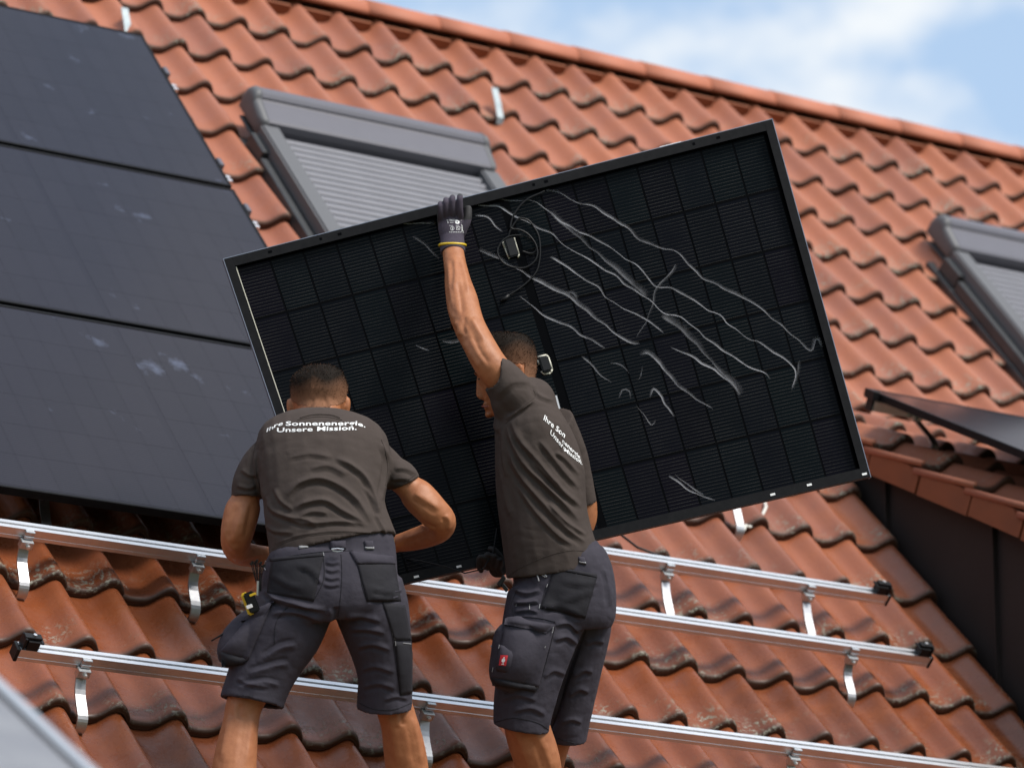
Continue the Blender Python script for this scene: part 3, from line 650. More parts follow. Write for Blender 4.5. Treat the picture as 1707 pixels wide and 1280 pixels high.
def hcable(pts, h, r=.0032):
    q = [np.array(hinv(x, y, -.02)) for x, y in pts]; hs = h if hasattr(h, '__len__') else [h]*len(q)
    # catmull-rom
    o = []; P = [np.array([*a, hh]) for a, hh in zip(q, hs)]
    for i in range(len(P)-1):
        p0, p1, p2, p3 = P[max(i-1, 0)], P[i], P[i+1], P[min(i+2, len(P)-1)]
        for k in range(6):
            t = k/6; o.append(.5*((2*p1)+(-p0+p2)*t+(2*p0-5*p1+4*p2-p3)*t*t+(-p0+3*p1-3*p2+p3)*t**3))
    o.append(P[-1]); return o
b = MB()
loop = [(870, 420), (885, 424), (893, 418), (890, 405), (876, 396), (858, 394), (842, 399), (831, 412), (829, 425), (838, 440), (856, 448), (875, 448), (890, 438), (895, 424), (891, 408), (880, 394), (866, 386), (852, 384), (850, 378), (854, 364), (866, 346), (880, 334), (898, 326), (906, 322)]
b.tube(hcable(loop, [-.012+.0006*i for i in range(len(loop))]), .0030, 6)
loop = [(846, 400), (850, 386), (858, 372), (866, 365), (880, 368), (890, 380), (898, 396), (900, 420), (898, 440), (893, 455), (882, 468), (868, 480), (856, 488), (846, 494)]
b.tube(hcable(loop, -.014), .0030, 6)
link('cable', warp(b.mesh('cable', [M['blackplastic']], True)), held)
b = MB(); b.tube([(*hinv(848, 493, -.02), -.013), (*hinv(842, 498, -.02), -.012), (*hinv(834, 503, -.02), -.012)], [.006, .0065, .005], 8)
link('cable_connector', warp(b.mesh('cable_connector', [M['blackplastic']], True)), held)
# bottom lead hanging below the right worker's glove and left lead
b = MB(); b.tube([at(662, 930, 12.9), at(700, 934, 12.85), at(742, 944, 12.82), at(775, 955, 12.82), at(806, 948, 12.83), at(822, 920, 12.86), at(828, 880, 12.9)], .0022, 6)
link('cable', b.mesh('cable', [M['blackplastic']], True), held)
# dried streaks
def cpx(L): return [(780+x/2.134, 300+y/2.134) for x, y in L]
STR = [([(270,35),(310,40),(350,60),(400,85),(450,95),(500,130),(560,165),(610,210),(680,240),(740,255),(790,305),(830,345),(890,375),(960,410),(1020,440),(1080,490),(1130,530),(1180,575),(1220,605),(1235,570),(1250,570),(1260,598)], 5.5, .75),
 ([(110,70),(190,75),(240,78),(290,115),(350,160),(420,195),(490,230),(560,280),(620,320),(660,375),(720,385),(790,420),(850,460),(900,485),(930,515),(1000,565),(1040,580),(1090,615),(1150,655),(1165,690),(1155,740)], 2.4, .7),
 ([(25,93),(100,93),(150,120),(200,145),(260,175),(310,200),(350,240),(410,270),(470,310),(530,345),(570,380),(630,415),(660,440),(700,475),(760,490),(810,530),(870,580),(930,620),(1000,665),(1060,690),(1075,710)], 2.6, .75),
 ([(25,125),(70,135),(100,165),(125,185)], 2.6, .8),
 ([(290,275),(340,300),(400,345),(460,380),(500,425),(570,465),(640,500),(695,545)], 2.6, .7), ([(720,595),(780,620),(830,650),(880,680),(940,725),(970,765)], 3.4, .7),
 ([(40,250),(90,270),(180,320),(250,360),(310,390),(345,405),(380,430),(440,480),(480,510),(530,550),(580,580),(612,580)], 8.5, .85),
 ([(610,620),(640,615),(680,650),(720,700),(760,740),(800,770),(872,815)], 7.5, .75),
 ([(180,410),(230,450),(290,495),(350,515),(400,550),(440,570),(490,600)], 3.2, .6),
 ([(740,300),(710,345),(670,385),(655,450),(630,510),(600,560)], 5, .45),
 ([(405,625),(440,660),(480,700),(512,722)], 3.5, .65), ([(505,650),(540,655),(575,690)], 3, .4),
 ([(540,775),(550,748),(572,752),(580,780)], 3, .45), ([(600,800),(620,830),(655,870),(668,850)], 3, .5), ([(650,775),(660,745),(690,770),(700,800),(738,842)], 3, .55),
 ([(715,1050),(760,1085),(820,1120),(880,1138)], 2.2, .6), ([(735,1045),(790,1090),(840,1120)], 2.0, .45), ([(600,715),(615,700),(620,660)], 2.2, .4),
 ([(290,110),(330,150),(370,180),(430,235),(520,310),(600,380),(640,415)], 12, .38), ([(690,480),(760,530),(820,590),(880,660),(940,720),(970,765)], 15, .40),
 ([(345,400),(375,400),(390,425)], 8, .7), ([(1180,640),(1170,700),(1150,750)], 6, .25)]
STR = [(cpx(a), b_, c) for a, b_, c in STR] + [([(668, 372), (700, 373), (727, 371)], 2, .7), ([(688, 393), (702, 404), (716, 415), (732, 432)], 5, .4), ([(692, 575), (705, 580), (716, 585)], 2, .5), ([(736, 568), (755, 570), (775, 566)], 5, .35)]
for pts, wd, al in STR:
    q = []; P_ = [np.array(a, float) for a in pts]
    for i in range(len(P_)-1):
        a0, a1, a2, a3 = P_[max(i-1, 0)], P_[i], P_[i+1], P_[min(i+2, len(P_)-1)]; n = max(2, int(np.linalg.norm(a2-a1)/4))
        for k in range(n):
            t = k/n; c_ = .5*((2*a1)+(-a0+a2)*t+(2*a0-5*a1+4*a2-a3)*t*t+(-a0+3*a1-3*a2+a3)*t**3); q.append((c_[0]+.7*math.sin(len(q)*.8+len(pts))+random.uniform(-.15, .15), c_[1]+.8*math.sin(len(q)*.63+2*len(pts))+random.uniform(-.15, .15)))
    q.append(pts[-1]); vs = []; fa = []; fs = []
    n = len(q); ph = random.uniform(0, 9)
    for i, (x, y) in enumerate(q):
        (ax, ay), (bx, by) = q[max(i-2, 0)], q[min(i+2, n-1)]; L = math.hypot(bx-ax, by-ay)+1e-6; nx, ny = -(by-ay)/L, (bx-ax)/L
        ws = ((wd*.42+.9) if wd < 4 else (wd*.48+.4))*(.85+.30*math.sin(i*.13+ph)+.15*math.sin(i*.31+ph*2)); end = min(1, i/3, (n-1-i)/3)
        for k, f_ in ((-1.3, 0), (-.35, .45), (.25, 1), (.55, 0)):
            a, c = hinv(x+nx*ws*k, y+ny*ws*k, -.0235); vs.append(hp(a, c, -.0236)); fa.append(f_*(1.05 if wd < 4 else .70 if k > 0 else .45)*al*end*(.9+.25*math.sin(i*.17+ph)))
    for i in range(n-1):
        for k in range(3): fs.append((i*4+k, i*4+k+1, i*4+k+5, i*4+k+4))
    me = bpy.data.meshes.new('streak'); me.from_pydata([tuple(v) for v in vs], [], fs); me.materials.append(M['streak'])
    me.attributes.new('fade', 'FLOAT', 'POINT').data.foreach_set('value', fa)
    link('streak', me, held)
#PEOPLE
# ------------------------------------------------------------------ people
def pxm(d): return d/F                       # metres per pixel at depth d
NS = 24
def limb(b, rows, n=NS, hollow=False, ex=2.0):
    """rows: (x, y, depth, half width px, half thickness m[, angle of the width axis in degrees, clockwise])"""
    full = [tuple(r)+((1e9,) if len(r) == 5 else ()) for r in rows]; sm_ = []
    for i in range(len(full)-1):
        q0, q1, q2, q3 = [np.array(full[max(0, min(len(full)-1, i+o))][:5], float) for o in (-1, 0, 1, 2)]
        for k in range(3):
            t = k/3; c = .5*((2*q1)+(-q0+q2)*t+(2*q0-5*q1+4*q2-q3)*t*t+(-q0+3*q1-3*q2+q3)*t**3); c[3] = max(c[3], 2); c[4] = max(c[4], .004)
            a1, a2 = full[i][5], full[i+1][5]; an = a1 if k == 0 else (a1+(a2-a1)*t if a1 < 1e8 and a2 < 1e8 else 1e9)
            sm_.append(tuple(c)+((an,) if an < 1e8 else ()))
    sm_.append(tuple(full[-1][:5])+((full[-1][5],) if full[-1][5] < 1e8 else ())); rows = sm_
    P = [at(r[0], r[1], r[2]) for r in rows]; rings = []
    for i, r in enumerate(rows):
        t = P[min(i+1, len(P)-1)]-P[max(i-1, 0)]; t = t/(np.linalg.norm(t)+1e-9)
        wdir = ray(r[0], r[1]); wdir = wdir/np.linalg.norm(wdir)
        if len(r) > 5:
            an = R(r[5]); a = RT*math.cos(an)-UP*math.sin(an)
        else: a = np.cross(t, wdir); a /= np.linalg.norm(a)
        bb = np.cross(a, t); bb -= a*(a@bb); bb /= np.linalg.norm(bb)
        hw = r[3]*pxm(r[2]); rg = []
        for k in range(n):
            c, s = math.cos(2*math.pi*k/n), math.sin(2*math.pi*k/n); e = 2/ex
            rg.append(P[i]+a*hw*math.copysign(abs(c)**e, c)+bb*r[4]*math.copysign(abs(s)**e, s))
        rings.append(rg)
    if hollow:                                # fold the last ring back inside: an open hem
        c = np.mean(rings[-1], axis=0); t = P[-1]-P[-2]; t /= np.linalg.norm(t)
        q = [c+(np.array(p)-c)*.80 for p in rings[-1]]; rings.append(q)
        rings.append([p-t*.05 for p in q])
    b.loft(rings)
def ball(b, c, rx, ry, rz, ax=None, n=16):
    ax = ax or (RT, UP, FW); rings = []
    for i in range(1, n//2+1):
        th = math.pi*i/(n//2+1); rings.append([np.asarray(c)+ax[1]*ry*math.cos(th)+math.sin(th)*(ax[0]*rx*math.cos(2*math.pi*k/n)+ax[2]*rz*math.sin(2*math.pi*k/n)) for k in range(n)])
    b.loft(rings)
def remesh(b, name, mats, vox, smooth=4, fac=.5):
    me = b.mesh(name+'_raw', mats); ob = bpy.data.objects.new(name+'_tmp', me); COL.objects.link(ob)
    m = ob.modifiers.new('r', 'REMESH'); m.mode = 'VOXEL'; m.voxel_size = vox
    if smooth: s = ob.modifiers.new('s', 'SMOOTH'); s.factor = fac; s.iterations = smooth
    dg = bpy.context.evaluated_depsgraph_get(); ev = ob.evaluated_get(dg)
    out_ = bpy.data.meshes.new_from_object(ev, depsgraph=dg); bpy.data.objects.remove(ob); bpy.data.meshes.remove(me)
    out_.name = name; out_.materials.clear()
    for mm in mats: out_.materials.append(mm)
    out_.polygons.foreach_set('use_smooth', [True]*len(out_.polygons)); out_.update(); return out_
def coords(me):
    a = np.empty(len(me.vertices)*3, 'f'); me.vertices.foreach_get('co', a); return a.reshape(-1, 3).astype(float)
def normals(me):
    a = np.empty(len(me.vertices)*3, 'f'); me.vertex_normals.foreach_get('vector', a); return a.reshape(-1, 3).astype(float)
def to_px(co):
    q = co-CAM; z = q@FW; return 853.5+F*(q@RT)/z, 640-F*(q@UP)/z
def catmull(pts, k=6):
    P = [np.array(p, float) for p in pts]; o = []
    for i in range(len(P)-1):
        p0, p1, p2, p3 = P[max(i-1, 0)], P[i], P[i+1], P[min(i+2, len(P)-1)]
        for j in range(k):
            t = j/k; o.append(.5*((2*p1)+(-p0+p2)*t+(2*p0-5*p1+4*p2-p3)*t*t+(-p0+3*p1-3*p2+p3)*t**3))
    o.append(P[-1]); return o
def folds(me, F_, depth, noise=0.0, nsc=9.0):
    """sculpt cloth folds: each fold = (polyline, half width px, height m); one-sided steep edge gives a real crease"""
    co = coords(me); no = normals(me); facing = np.clip(-(no@FW)*1.6+.35, 0, 1)
    x, y = to_px(co); disp = np.zeros(len(co))
    for pts, wd, hgt in F_:
        q = np.array(catmull(pts, 5)); best = np.full(len(co), 1e9); side = np.zeros(len(co)); tt = np.zeros(len(co))
        n = len(q)
        for i in range(n-1):
            ax, ay = q[i]; bx, by = q[i+1]; dx, dy = bx-ax, by-ay; L2 = dx*dx+dy*dy+1e-9
            t = np.clip(((x-ax)*dx+(y-ay)*dy)/L2, 0, 1); d = np.hypot(x-ax-t*dx, y-ay-t*dy); s = np.sign((x-ax)*dy-(y-ay)*dx)
            m = d < best; best[m] = d[m]; side[m] = s[m]; tt[m] = (i+t[m])/(n-1)
        env = np.clip(np.minimum(tt, 1-tt)*5, 0, 1)
        wd = wd*.72; u = best/wd*np.where(side > 0, .8, 1.9)
        disp += hgt*env*(np.exp(-u*u)-.55*np.exp(-((best/wd-1.7)**2)*2.2)*(side < 0))
    if noise:
        from mathutils import noise as NZ
        for i in range(len(co)): disp[i] += noise*(NZ.fractal(Vector(co[i]*nsc), 1.0, 2.0, 3)+.45*abs(NZ.noise(Vector((co[i][0]*16+co[i][1]*9, co[i][1]*20, co[i][2]*34))))-.1)
    co = co+no*(disp*facing)[:, None] if True else co
    me.vertices.foreach_set('co', co.astype('f').ravel()); me.update()
def bvh_of(*mes):
    vs = []; fs = []
    for me in mes:
        o = len(vs); vs += [v.co.copy() for v in me.vertices]; fs += [[i+o for i in p.vertices] for p in me.polygons]
    return BVHTree.FromPolygons(vs, fs)
def hit(bv, x, y):
    d = Vector(ray(x, y)).normalized(); h_ = bv.ray_cast(Vector(CAM), d)
    if h_[0] is None:
        return None, None
    n = h_[1]
    if n.dot(d) > 0: n = -n
    return np.array(h_[0]), np.array(n)
def grid_patch(name, m, bv, quad, nx, ny, th, bulge=0.0, skin=.001, rnd=0.0, fallback=12.3):
    """cloth piece sewn on: quad = TL TR BR BL in px, dropped on the garment below and given thickness th"""
    b = MB(); top = []; bot = []
    Q = np.array(quad, float); lastd = fallback
    for j in range(ny+1):
        for i in range(nx+1):
            s, t = i/nx, j/ny
            if rnd:                            # rounded lower corners
                e = max(0, (t-(1-rnd))/rnd); k = 1-.5*(1-math.sqrt(max(0, 1-e*e)))*rnd*2; s2 = .5+(s-.5)*k
            else: s2 = s
            x, y = (Q[0]*(1-s2)+Q[1]*s2)*(1-t)+(Q[3]*(1-s2)+Q[2]*s2)*t
            p, n = hit(bv, x, y)
            if p is None or (np.linalg.norm(p-CAM) > fallback+.35): p = at(x, y, lastd); n = -FW
            lastd = (p-CAM)@FW
            nn_ = n*.5-FW*.5; nn_ /= np.linalg.norm(nn_)
            ed = min(1, min(s, 1-s)*5)*min(1, min(t, 1-t)*5+.0)
            top.append(p+nn_*(skin+th*(.55+.45*ed)+bulge*math.sin(math.pi*s)*math.sin(math.pi*min(1, t*1.0)))); bot.append(p-nn_*.004)
    b.add(top, [(j*(nx+1)+i, j*(nx+1)+i+1, (j+1)*(nx+1)+i+1, (j+1)*(nx+1)+i) for j in range(ny) for i in range(nx)])
    ed = [i for i in range(nx+1)]+[(j)*(nx+1)+nx for j in range(1, ny+1)]+[ny*(nx+1)+i for i in range(nx-1, -1, -1)]+[j*(nx+1) for j in range(ny-1, 0, -1)]
    k = len(ed); b.add([top[i] for i in ed]+[bot[i] for i in ed], [(i, (i+1) % k, k+(i+1) % k, k+i) for i in range(k)])
    bm = bmesh.new(); me = b.mesh(name, [m], True); bm.from_mesh(me); bmesh.ops.remove_doubles(bm, verts=bm.verts, dist=1e-5); bm.to_mesh(me); bm.free(); return me
def seam(b, bv, pts, r=.0012, off=.0012, dash=None):
    q = catmull(pts, 5); o = []
    for x, y in q:
        p, n = hit(bv, x, y)
        if p is not None: o.append(p+n*off)
    if len(o) < 2: return
    if dash is None: b.tube(o, r, 5)
    else:
        for i in range(0, len(o)-1, 2): b.tube([o[i], o[i]*.3+o[i+1]*.7], r, 4)
def text_mesh(name, lines, m, bv, off=.0014):
    """lines: (string, px origin, px vector of one unit advance, px vector of one unit up); printed flat on the cloth"""
    b = MB()
    for s, o, A, B in lines:
        cu = bpy.data.curves.new('t', 'FONT'); cu.body = s; cu.size = 1; cu.offset = .018; cu.resolution_u = 3; cu.space_character = 1.03
        ob = bpy.data.objects.new('t', cu); COL.objects.link(ob); dg = bpy.context.evaluated_depsgraph_get()
        me = bpy.data.meshes.new_from_object(ob.evaluated_get(dg), depsgraph=dg); bpy.data.objects.remove(ob)
        bm = bmesh.new(); bm.from_mesh(me); bmesh.ops.triangulate(bm, faces=bm.faces)
        bmesh.ops.subdivide_edges(bm, edges=[e for e in bm.edges if e.calc_length() > .25], cuts=2); bmesh.ops.triangulate(bm, faces=bm.faces)
        vs = []; ok = []
        for v in bm.verts:
            x = o[0]+A[0]*v.co.x+B[0]*v.co.y; y = o[1]+A[1]*v.co.x+B[1]*v.co.y
            p, n = hit(bv, x, y); ok.append(p is not None); vs.append(p+n*off if p is not None else np.zeros(3))
        bm.verts.index_update(); fs = [[v.index for v in f.verts] for f in bm.faces if all(ok[v.index] for v in f.verts)]
        b.add(vs, fs); bm.free(); bpy.data.meshes.remove(me)
    me = bpy.data.meshes.new(name); me.from_pydata(b.v, [], b.f); me.materials.append(m)
    bm = bmesh.new(); bm.from_mesh(me); bmesh.ops.delete(bm, geom=[v for v in bm.verts if not v.link_faces], context='VERTS'); bm.to_mesh(me); bm.free(); return me
def hair_cap(name, me_body, bv, inside, fadef, length, count, seed):
    """short hair: a thin shell grown from the scalp plus thousands of short bristles"""
    rg = random.Random(seed); co = coords(me_body); no = normals(me_body)
    sel = [i for i in range(len(co)) if inside(co[i])]
    ss = set(sel); remap = {}; vs = []; fade = []; fs = []
    for i in sel:
        f = fadef(co[i]); remap[i] = len(vs); vs.append(co[i]+no[i]*(.0012+length*.55*(1-f))); fade.append(min(1, f))
    for p in me_body.polygons:
        if all(k in ss for k in p.vertices): fs.append([remap[k] for k in p.vertices])
    for _ in range(count):
        i = sel[rg.randrange(len(sel))]; f = fadef(co[i])
        if rg.random() < f*.8: continue
        L = length*(1.2-.75*f)*rg.uniform(.5, 1.4); f = max(0, min(1, f+rg.gauss(0, .22))); n = no[i]+np.array([rg.gauss(0, .35) for _ in range(3)]); n /= np.linalg.norm(n)
        t = np.cross(n, [rg.gauss(0, 1) for _ in range(3)]); t /= np.linalg.norm(t)+1e-9; p = co[i]+t*rg.uniform(-.003, .003)
        k = len(vs); vs += [p-t*.0013, p+t*.0013, p+n*L]; fade += [min(1, f)]*3; fs.append([k, k+1, k+2])
    me = bpy.data.meshes.new(name); me.from_pydata([tuple(v) for v in vs], [], fs); me.materials.append(M['hair'])
    me.polygons.foreach_set('use_smooth', [True]*len(me.polygons))
    me.attributes.new('fade', 'FLOAT', 'POINT').data.foreach_set('value', fade); return me
def cut_mesh(me, keep):
    bm = bmesh.new(); bm.from_mesh(me); bmesh.ops.delete(bm, geom=[v for v in bm.verts if not keep(np.array(v.co))], context='VERTS'); bm.to_mesh(me); bm.free()
def finger(b, pts, r):
    b.tube(catmull(pts, 4), [r*(1-.22*i/(4*(len(pts)-1))) for i in range(4*(len(pts)-1)+1)], 10); ball(b, pts[-1], r*.8, r*.8, r*.8, n=10)
def shoe(px, py, d, name, parent):
    b = MB(); p = at(px, py, d); fwd = np.array([FW[0], FW[1], 0]); fwd /= np.linalg.norm(fwd); up = np.array([0, 0, 1.0]); sd_ = np.cross(fwd, up); rg = []
    for t, w_, h0, h1 in ((-.085, .025, -.03, .05), (-.07, .036, -.045, .08), (0, .040, -.05, .075), (.07, .046, -.05, .03), (.13, .046, -.05, .01), (.175, .036, -.05, -.005), (.19, .02, -.045, -.02)):
        rg.append([p+fwd*t+sd_*w_*math.cos(a)+up*((h0+h1)/2+(h1-h0)/2*math.sin(a)) for a in [2*math.pi*k/14 for k in range(14)]])
    b.loft(rg); return link(name, b.mesh(name, [M['shoe']], True), parent)

# ======== worker bending over, seen from behind
o1 = np.array(at(540, 1460, 12.25)); B1 = MB()
limb(B1, [(556, 1010, 12.27, 92, .10), (554, 960, 12.29, 92, .10), (554, 905, 12.30, 86, .095), (546, 860, 12.33, 84, .10), (540, 810, 12.37, 86, .105), (540, 765, 12.41, 90, .105), (538, 752, 12.43, 80, .08), (535, 730, 12.47, 48, .052), (533, 708, 12.53, 36, .050), (532, 676, 12.575, 36, .062), (532, 660, 12.60, 40, .075)])
limb(B1, [(533, 611, 12.615, 17, .03), (533, 617, 12.615, 29, .055), (533, 627, 12.615, 39, .08), (532, 640, 12.615, 44.5, .093), (532, 654, 12.615, 46, .098), (532, 668, 12.61, 44, .092), (532, 684, 12.62, 39.5, .082), (532, 700, 12.64, 36, .07), (532, 716, 12.66, 28, .05)])
for sx, xx, yy in ((-1, 484.5, 681), (1, 577.5, 679)):           # ears
    rgs = []; c = at(xx, yy, 12.615)
    aux = RT*math.cos(R(20))*sx+FW*-.35
    ball(B1, c, .0120, .033, .016, (RT, UP*math.cos(R(8))+RT*sx*math.sin(R(8)), FW)); ball(B1, c-RT*sx*.006+UP*.0, .010, .018, .012)
    ball(B1, c-UP*.022-RT*sx*.004, .008, .010, .010)
# left arm
limb(B1, [(440, 760, 12.44, 24, .045), (423, 795, 12.44, 21, .042), (411, 827, 12.44, 23, .046), (407, 842, 12.44, 28, .05), (402, 858, 12.43, 29.5, .051), (396, 884, 12.42, 28, .050), (393, 905, 12.44, 25, .046), (400, 920, 12.49, 22, .042), (424, 926, 12.55, 19, .036), (455, 928, 12.63, 16, .030), (490, 931, 12.70, 13, .024)])
limb(B1, [(632, 772, 12.45, 22, .045), (655, 793, 12.45, 19, .042), (679, 810, 12.45, 22, .045), (691, 821, 12.45, 27, .050), (703, 833, 12.44, 28.5, .051), (722, 853, 12.44, 27, .049), (736, 868, 12.46, 24.5, .045), (733, 881, 12.50, 22.5, .043), (715, 891, 12.55, 20.5, .039), (690, 899, 12.60, 18.5, .035), (665, 905, 12.64, 15, .030), (640, 910, 12.67, 13.5, .026)])
# legs
limb(B1, [(492, 990, 12.27, 58, .085), (478, 1045, 12.26, 55, .085), (450, 1095, 12.24, 44, .075), (424, 1140, 12.23, 34, .062), (408, 1172, 12.22, 31, .056), (402, 1200, 12.21, 30, .055), (396, 1235, 12.19, 33.5, .058), (391, 1275, 12.165, 37, .062), (388, 1315, 12.14, 36, .060), (386, 1360, 12.12, 28, .048), (385, 1405, 12.10, 20, .038), (385, 1445, 12.09, 19, .038)])
limb(B1, [(612, 990, 12.28, 58, .085), (626, 1045, 12.29, 48, .085), (637, 1095, 12.31, 39, .075), (648, 1140, 12.33, 33, .062), (658, 1180, 12.34, 31, .056), (666, 1208, 12.35, 31.5, .056), (673, 1243, 12.37, 34.5, .06), (679, 1285, 12.39, 36, .062), (684, 1330, 12.41, 33, .056), (688, 1375, 12.43, 25, .045), (690, 1415, 12.45, 19.5, .038), (691, 1450, 12.46, 19, .038)])
ball(B1, at(497, 932, 12.72), .03, .04, .02); ball(B1, at(630, 912, 12.69), .03, .04, .02)
me = remesh(B1, 'person', [M['skin']], .0042, 5)
folds(me, [([(404,846),(396,875),(388,905)], 9, .004), ([(420,838),(413,870),(408,895)], 6, -.003), ([(372,880),(380,905),(396,920)], 6, .003), ([(395,935),(420,928),(440,925)], 5, .003), ([(690,822),(712,836),(735,850)], 8, .004), ([(668,830),(685,850),(700,866)], 6, -.003), ([(742,858),(748,870),(744,884)], 6, .005), ([(700,868),(715,876),(728,880)], 4, -.004), ([(672,900),(700,890),(722,878)], 5, .003),
 ([(420,1190),(416,1225),(410,1275)], 10, .004), ([(384,1190),(376,1225),(368,1270)], 10, .004), ([(400,1172),(398,1188),(400,1200)], 6, -.004),
 ([(650,1195),(656,1230),(662,1275)], 10, .004), ([(688,1195),(696,1230),(702,1275)], 10, .004), ([(668,1185),(669,1200),(671,1210)], 6, -.004), ([(515,690),(520,675),(524,664)], 5, -.003), ([(548,690),(545,675),(540,664)], 5, -.003)], 12.3, .0008, 30); bv1 = bvh_of(me); body1 = me.copy()
p1 = link('person', me, loc=o1); tag(p1, 'worker bending forward with his back to the camera, both arms reaching down', 'person', 'roofers in work clothes')
def in1(c):
    x, y = pix(c)[:2]; d = (c-CAM)@FW
    if not (470 < x < 595 and y < 688): return False
    ear = abs(x-531) > 45.5 and 655 < y < 705 and abs(x-531)/(1) > 46
    lim = 676 + (4 if abs(x-531) < 20 else 0) - max(0, abs(x-531)-33)*.6
    return (y < lim) and not ear and d < 12.70
def fade1(c):
    x, y = pix(c)[:2]; k = (y-630-4*math.sin(x*.13)-(5 if x < 520 else 0))/40
    return max(0, min(1, k))
link('hair', hair_cap('hair', body1, bv1, in1, fade1, .0075, 9000, 3), p1)
# T-shirt
S = MB()
limb(S, [(532, 714, 12.515, 35, .044, 0), (532, 716, 12.515, 42, .054, 0), (533, 719, 12.51, 56, .068, 0), (534, 723, 12.50, 80, .088, 1), (536, 731, 12.475, 102, .108, 1), (538, 745, 12.44, 112, .124, 1), (540, 770, 12.41, 111, .13, 1), (540, 805, 12.375, 105, .128), (540, 838, 12.35, 101.5, .125), (544, 868, 12.33, 102, .122), (550, 893, 12.315, 105, .124), (555, 915, 12.305, 109, .128)][::1], hollow=True, ex=2.25)
limb(S, [(460, 748, 12.45, 29, .062), (443, 763, 12.45, 31, .065), (427, 785, 12.45, 31, .064), (416, 808, 12.445, 29.5, .061), (411.5, 830, 12.44, 27, .058, 3)], hollow=True)
limb(S, [(618, 752, 12.45, 28, .062), (637, 771, 12.455, 29, .065), (653, 787, 12.455, 28.5, .063), (669, 795, 12.45, 27.5, .06), (678, 806, 12.45, 25, .057, -27)], hollow=True)
sm = remesh(S, 't_shirt', [M['shirt']], .0054, 5)
for it in range(2):
    bm = bmesh.new(); bm.from_mesh(sm)
    if it == 0:
        bmesh.ops.subdivide_edges(bm, edges=[e for e in bm.edges if sum(v.normal.dot(Vector(FW)) < .2 for v in e.verts) == 2], cuts=1, use_grid_fill=True)
    bm.to_mesh(sm); bm.free()
C1 = lambda L: [(330+x/3.764, 580+y/3.764) for x, y in L]
FO1 = [(C1(a), w_, h_) for a, w_, h_ in [
 ([(860,690),(960,740),(1050,820),(1110,950),(1140,1080)], 6, .008), ([(560,930),(640,850),(760,820),(880,860),(1000,960),(1090,1100)], 7, .009),
 ([(600,1010),(690,970),(800,960),(920,1030),(1060,1100)], 6, .008), ([(430,930),(460,1010),(560,1060),(680,1080),(760,1130)], 6, .007),
 ([(540,1050),(640,1100),(760,1100),(900,1090),(1080,1110)], 5, .006), ([(640,1060),(720,1030),(820,1040)], 5, .005),
 ([(420,1110),(480,1150),(600,1160)], 5, .005), ([(1150,600),(1190,700),(1180,820),(1150,960)], 6, .007), ([(370,640),(360,740),(390,860),(410,960)], 6, .007),
 ([(1040,870),(1100,960),(1130,1040)], 4, .005), ([(700,760),(820,740),(940,800)], 7, .004), ([(480,880),(520,960),(600,1020)], 5, .005),
 ([(1230,760),(1300,760),(1370,790)], 5, .004), ([(1210,830),(1270,820),(1330,825)], 5, .004), ([(240,860),(310,880),(370,860)], 5, .004), ([(270,760),(330,800),(380,790)], 5, .004),
 ([(560,690),(700,665),(850,690)], 6, .003), ([(1110,1040),(1150,1110),(1190,1190)], 4, .004), ([(460,1240),(620,1180),(860,1150),(1080,1165),(1210,1235)], 3, .0022)]]
folds(sm, FO1, 12.4, .0035, 8)
bvs1 = bvh_of(sm); sh1 = link('t_shirt', sm, p1)
b = MB(); seam(b, bvs1, C1([(640,440),(700,424),(765,418),(840,424),(890,440)]), .0016, .0012); seam(b, bvs1, C1([(626,452),(700,437),(765,432),(840,438),(905,453)]), .0008, .0008)
seam(b, bvs1, C1([(450,1268),(620,1195),(860,1165),(1085,1180),(1225,1250)]), .0008, .0006)
seam(b, bvs1, C1([(225,905),(300,915),(385,905)]), .0008, .0008); seam(b, bvs1, C1([(1235,875),(1310,830),(1370,790)]), .0008, .0008)
seam(b, bvs1, C1([(365,590),(345,680),(350,760),(385,860)]), .0009, .0006); seam(b, bvs1, C1([(1150,575),(1180,660),(1190,760),(1175,860)]), .0009, .0006)
link('hem_seam', b.mesh('hem_seam', [M['shirt']]), sh1)['kind'] = 'stuff'
# print, laid along the curve of the shoulders
tx = MB()
link('shirt_print', text_mesh('shirt_print', [('Ih', (443.5, 721), (17, -8.5), (2.2, -9.0)), ('re', (456.0, 713.6), (18, -6), (1.2, -9.5)), ('Sonnenenergi', (476, 709.8), (21.2, -.15), (.5, -9.9)), ('e.', (596.5, 709.8), (18, 4.2), (-.7, -9.6)), ('Unsere Mission.', (461, 720.6), (20.0, -.6), (.5, -10.2))], M['white'], bvs1), sh1)
# shorts
S = MB()
limb(S, [(555, 898, 12.315, 100, .112), (556, 912, 12.305, 103, .116), (556, 932, 12.30, 106, .124), (553, 955, 12.285, 113, .132), (551, 985, 12.275, 118, .140), (553, 1012, 12.27, 116, .138), (555, 1030, 12.27, 104, .115)], ex=2.2)
limb(S, [(500, 985, 12.275, 62, .115), (486, 1020, 12.265, 66, .118), (468, 1058, 12.25, 66, .112), (449, 1095, 12.24, 59, .100), (434, 1128, 12.23, 55, .094), (424, 1155, 12.225, 54, .092), (420, 1171, 12.22, 55, .092, 11)], hollow=True)
limb(S, [(608, 985, 12.28, 66, .115), (621, 1020, 12.285, 62, .115), (630, 1058, 12.295, 56, .108), (638, 1095, 12.305, 49.5, .098), (642, 1130, 12.315, 45.5, .092), (641.5, 1162, 12.325, 46, .091), (641, 1180, 12.33, 47, .092, 1)], hollow=True)
limb(S, [(447, 1010, 12.26, 16, .03), (425, 1035, 12.24, 26, .05), (402, 1065, 12.22, 33, .058), (388, 1092, 12.21, 30, .055), (380, 1108, 12.21, 18, .035)])   # bulging side pocket
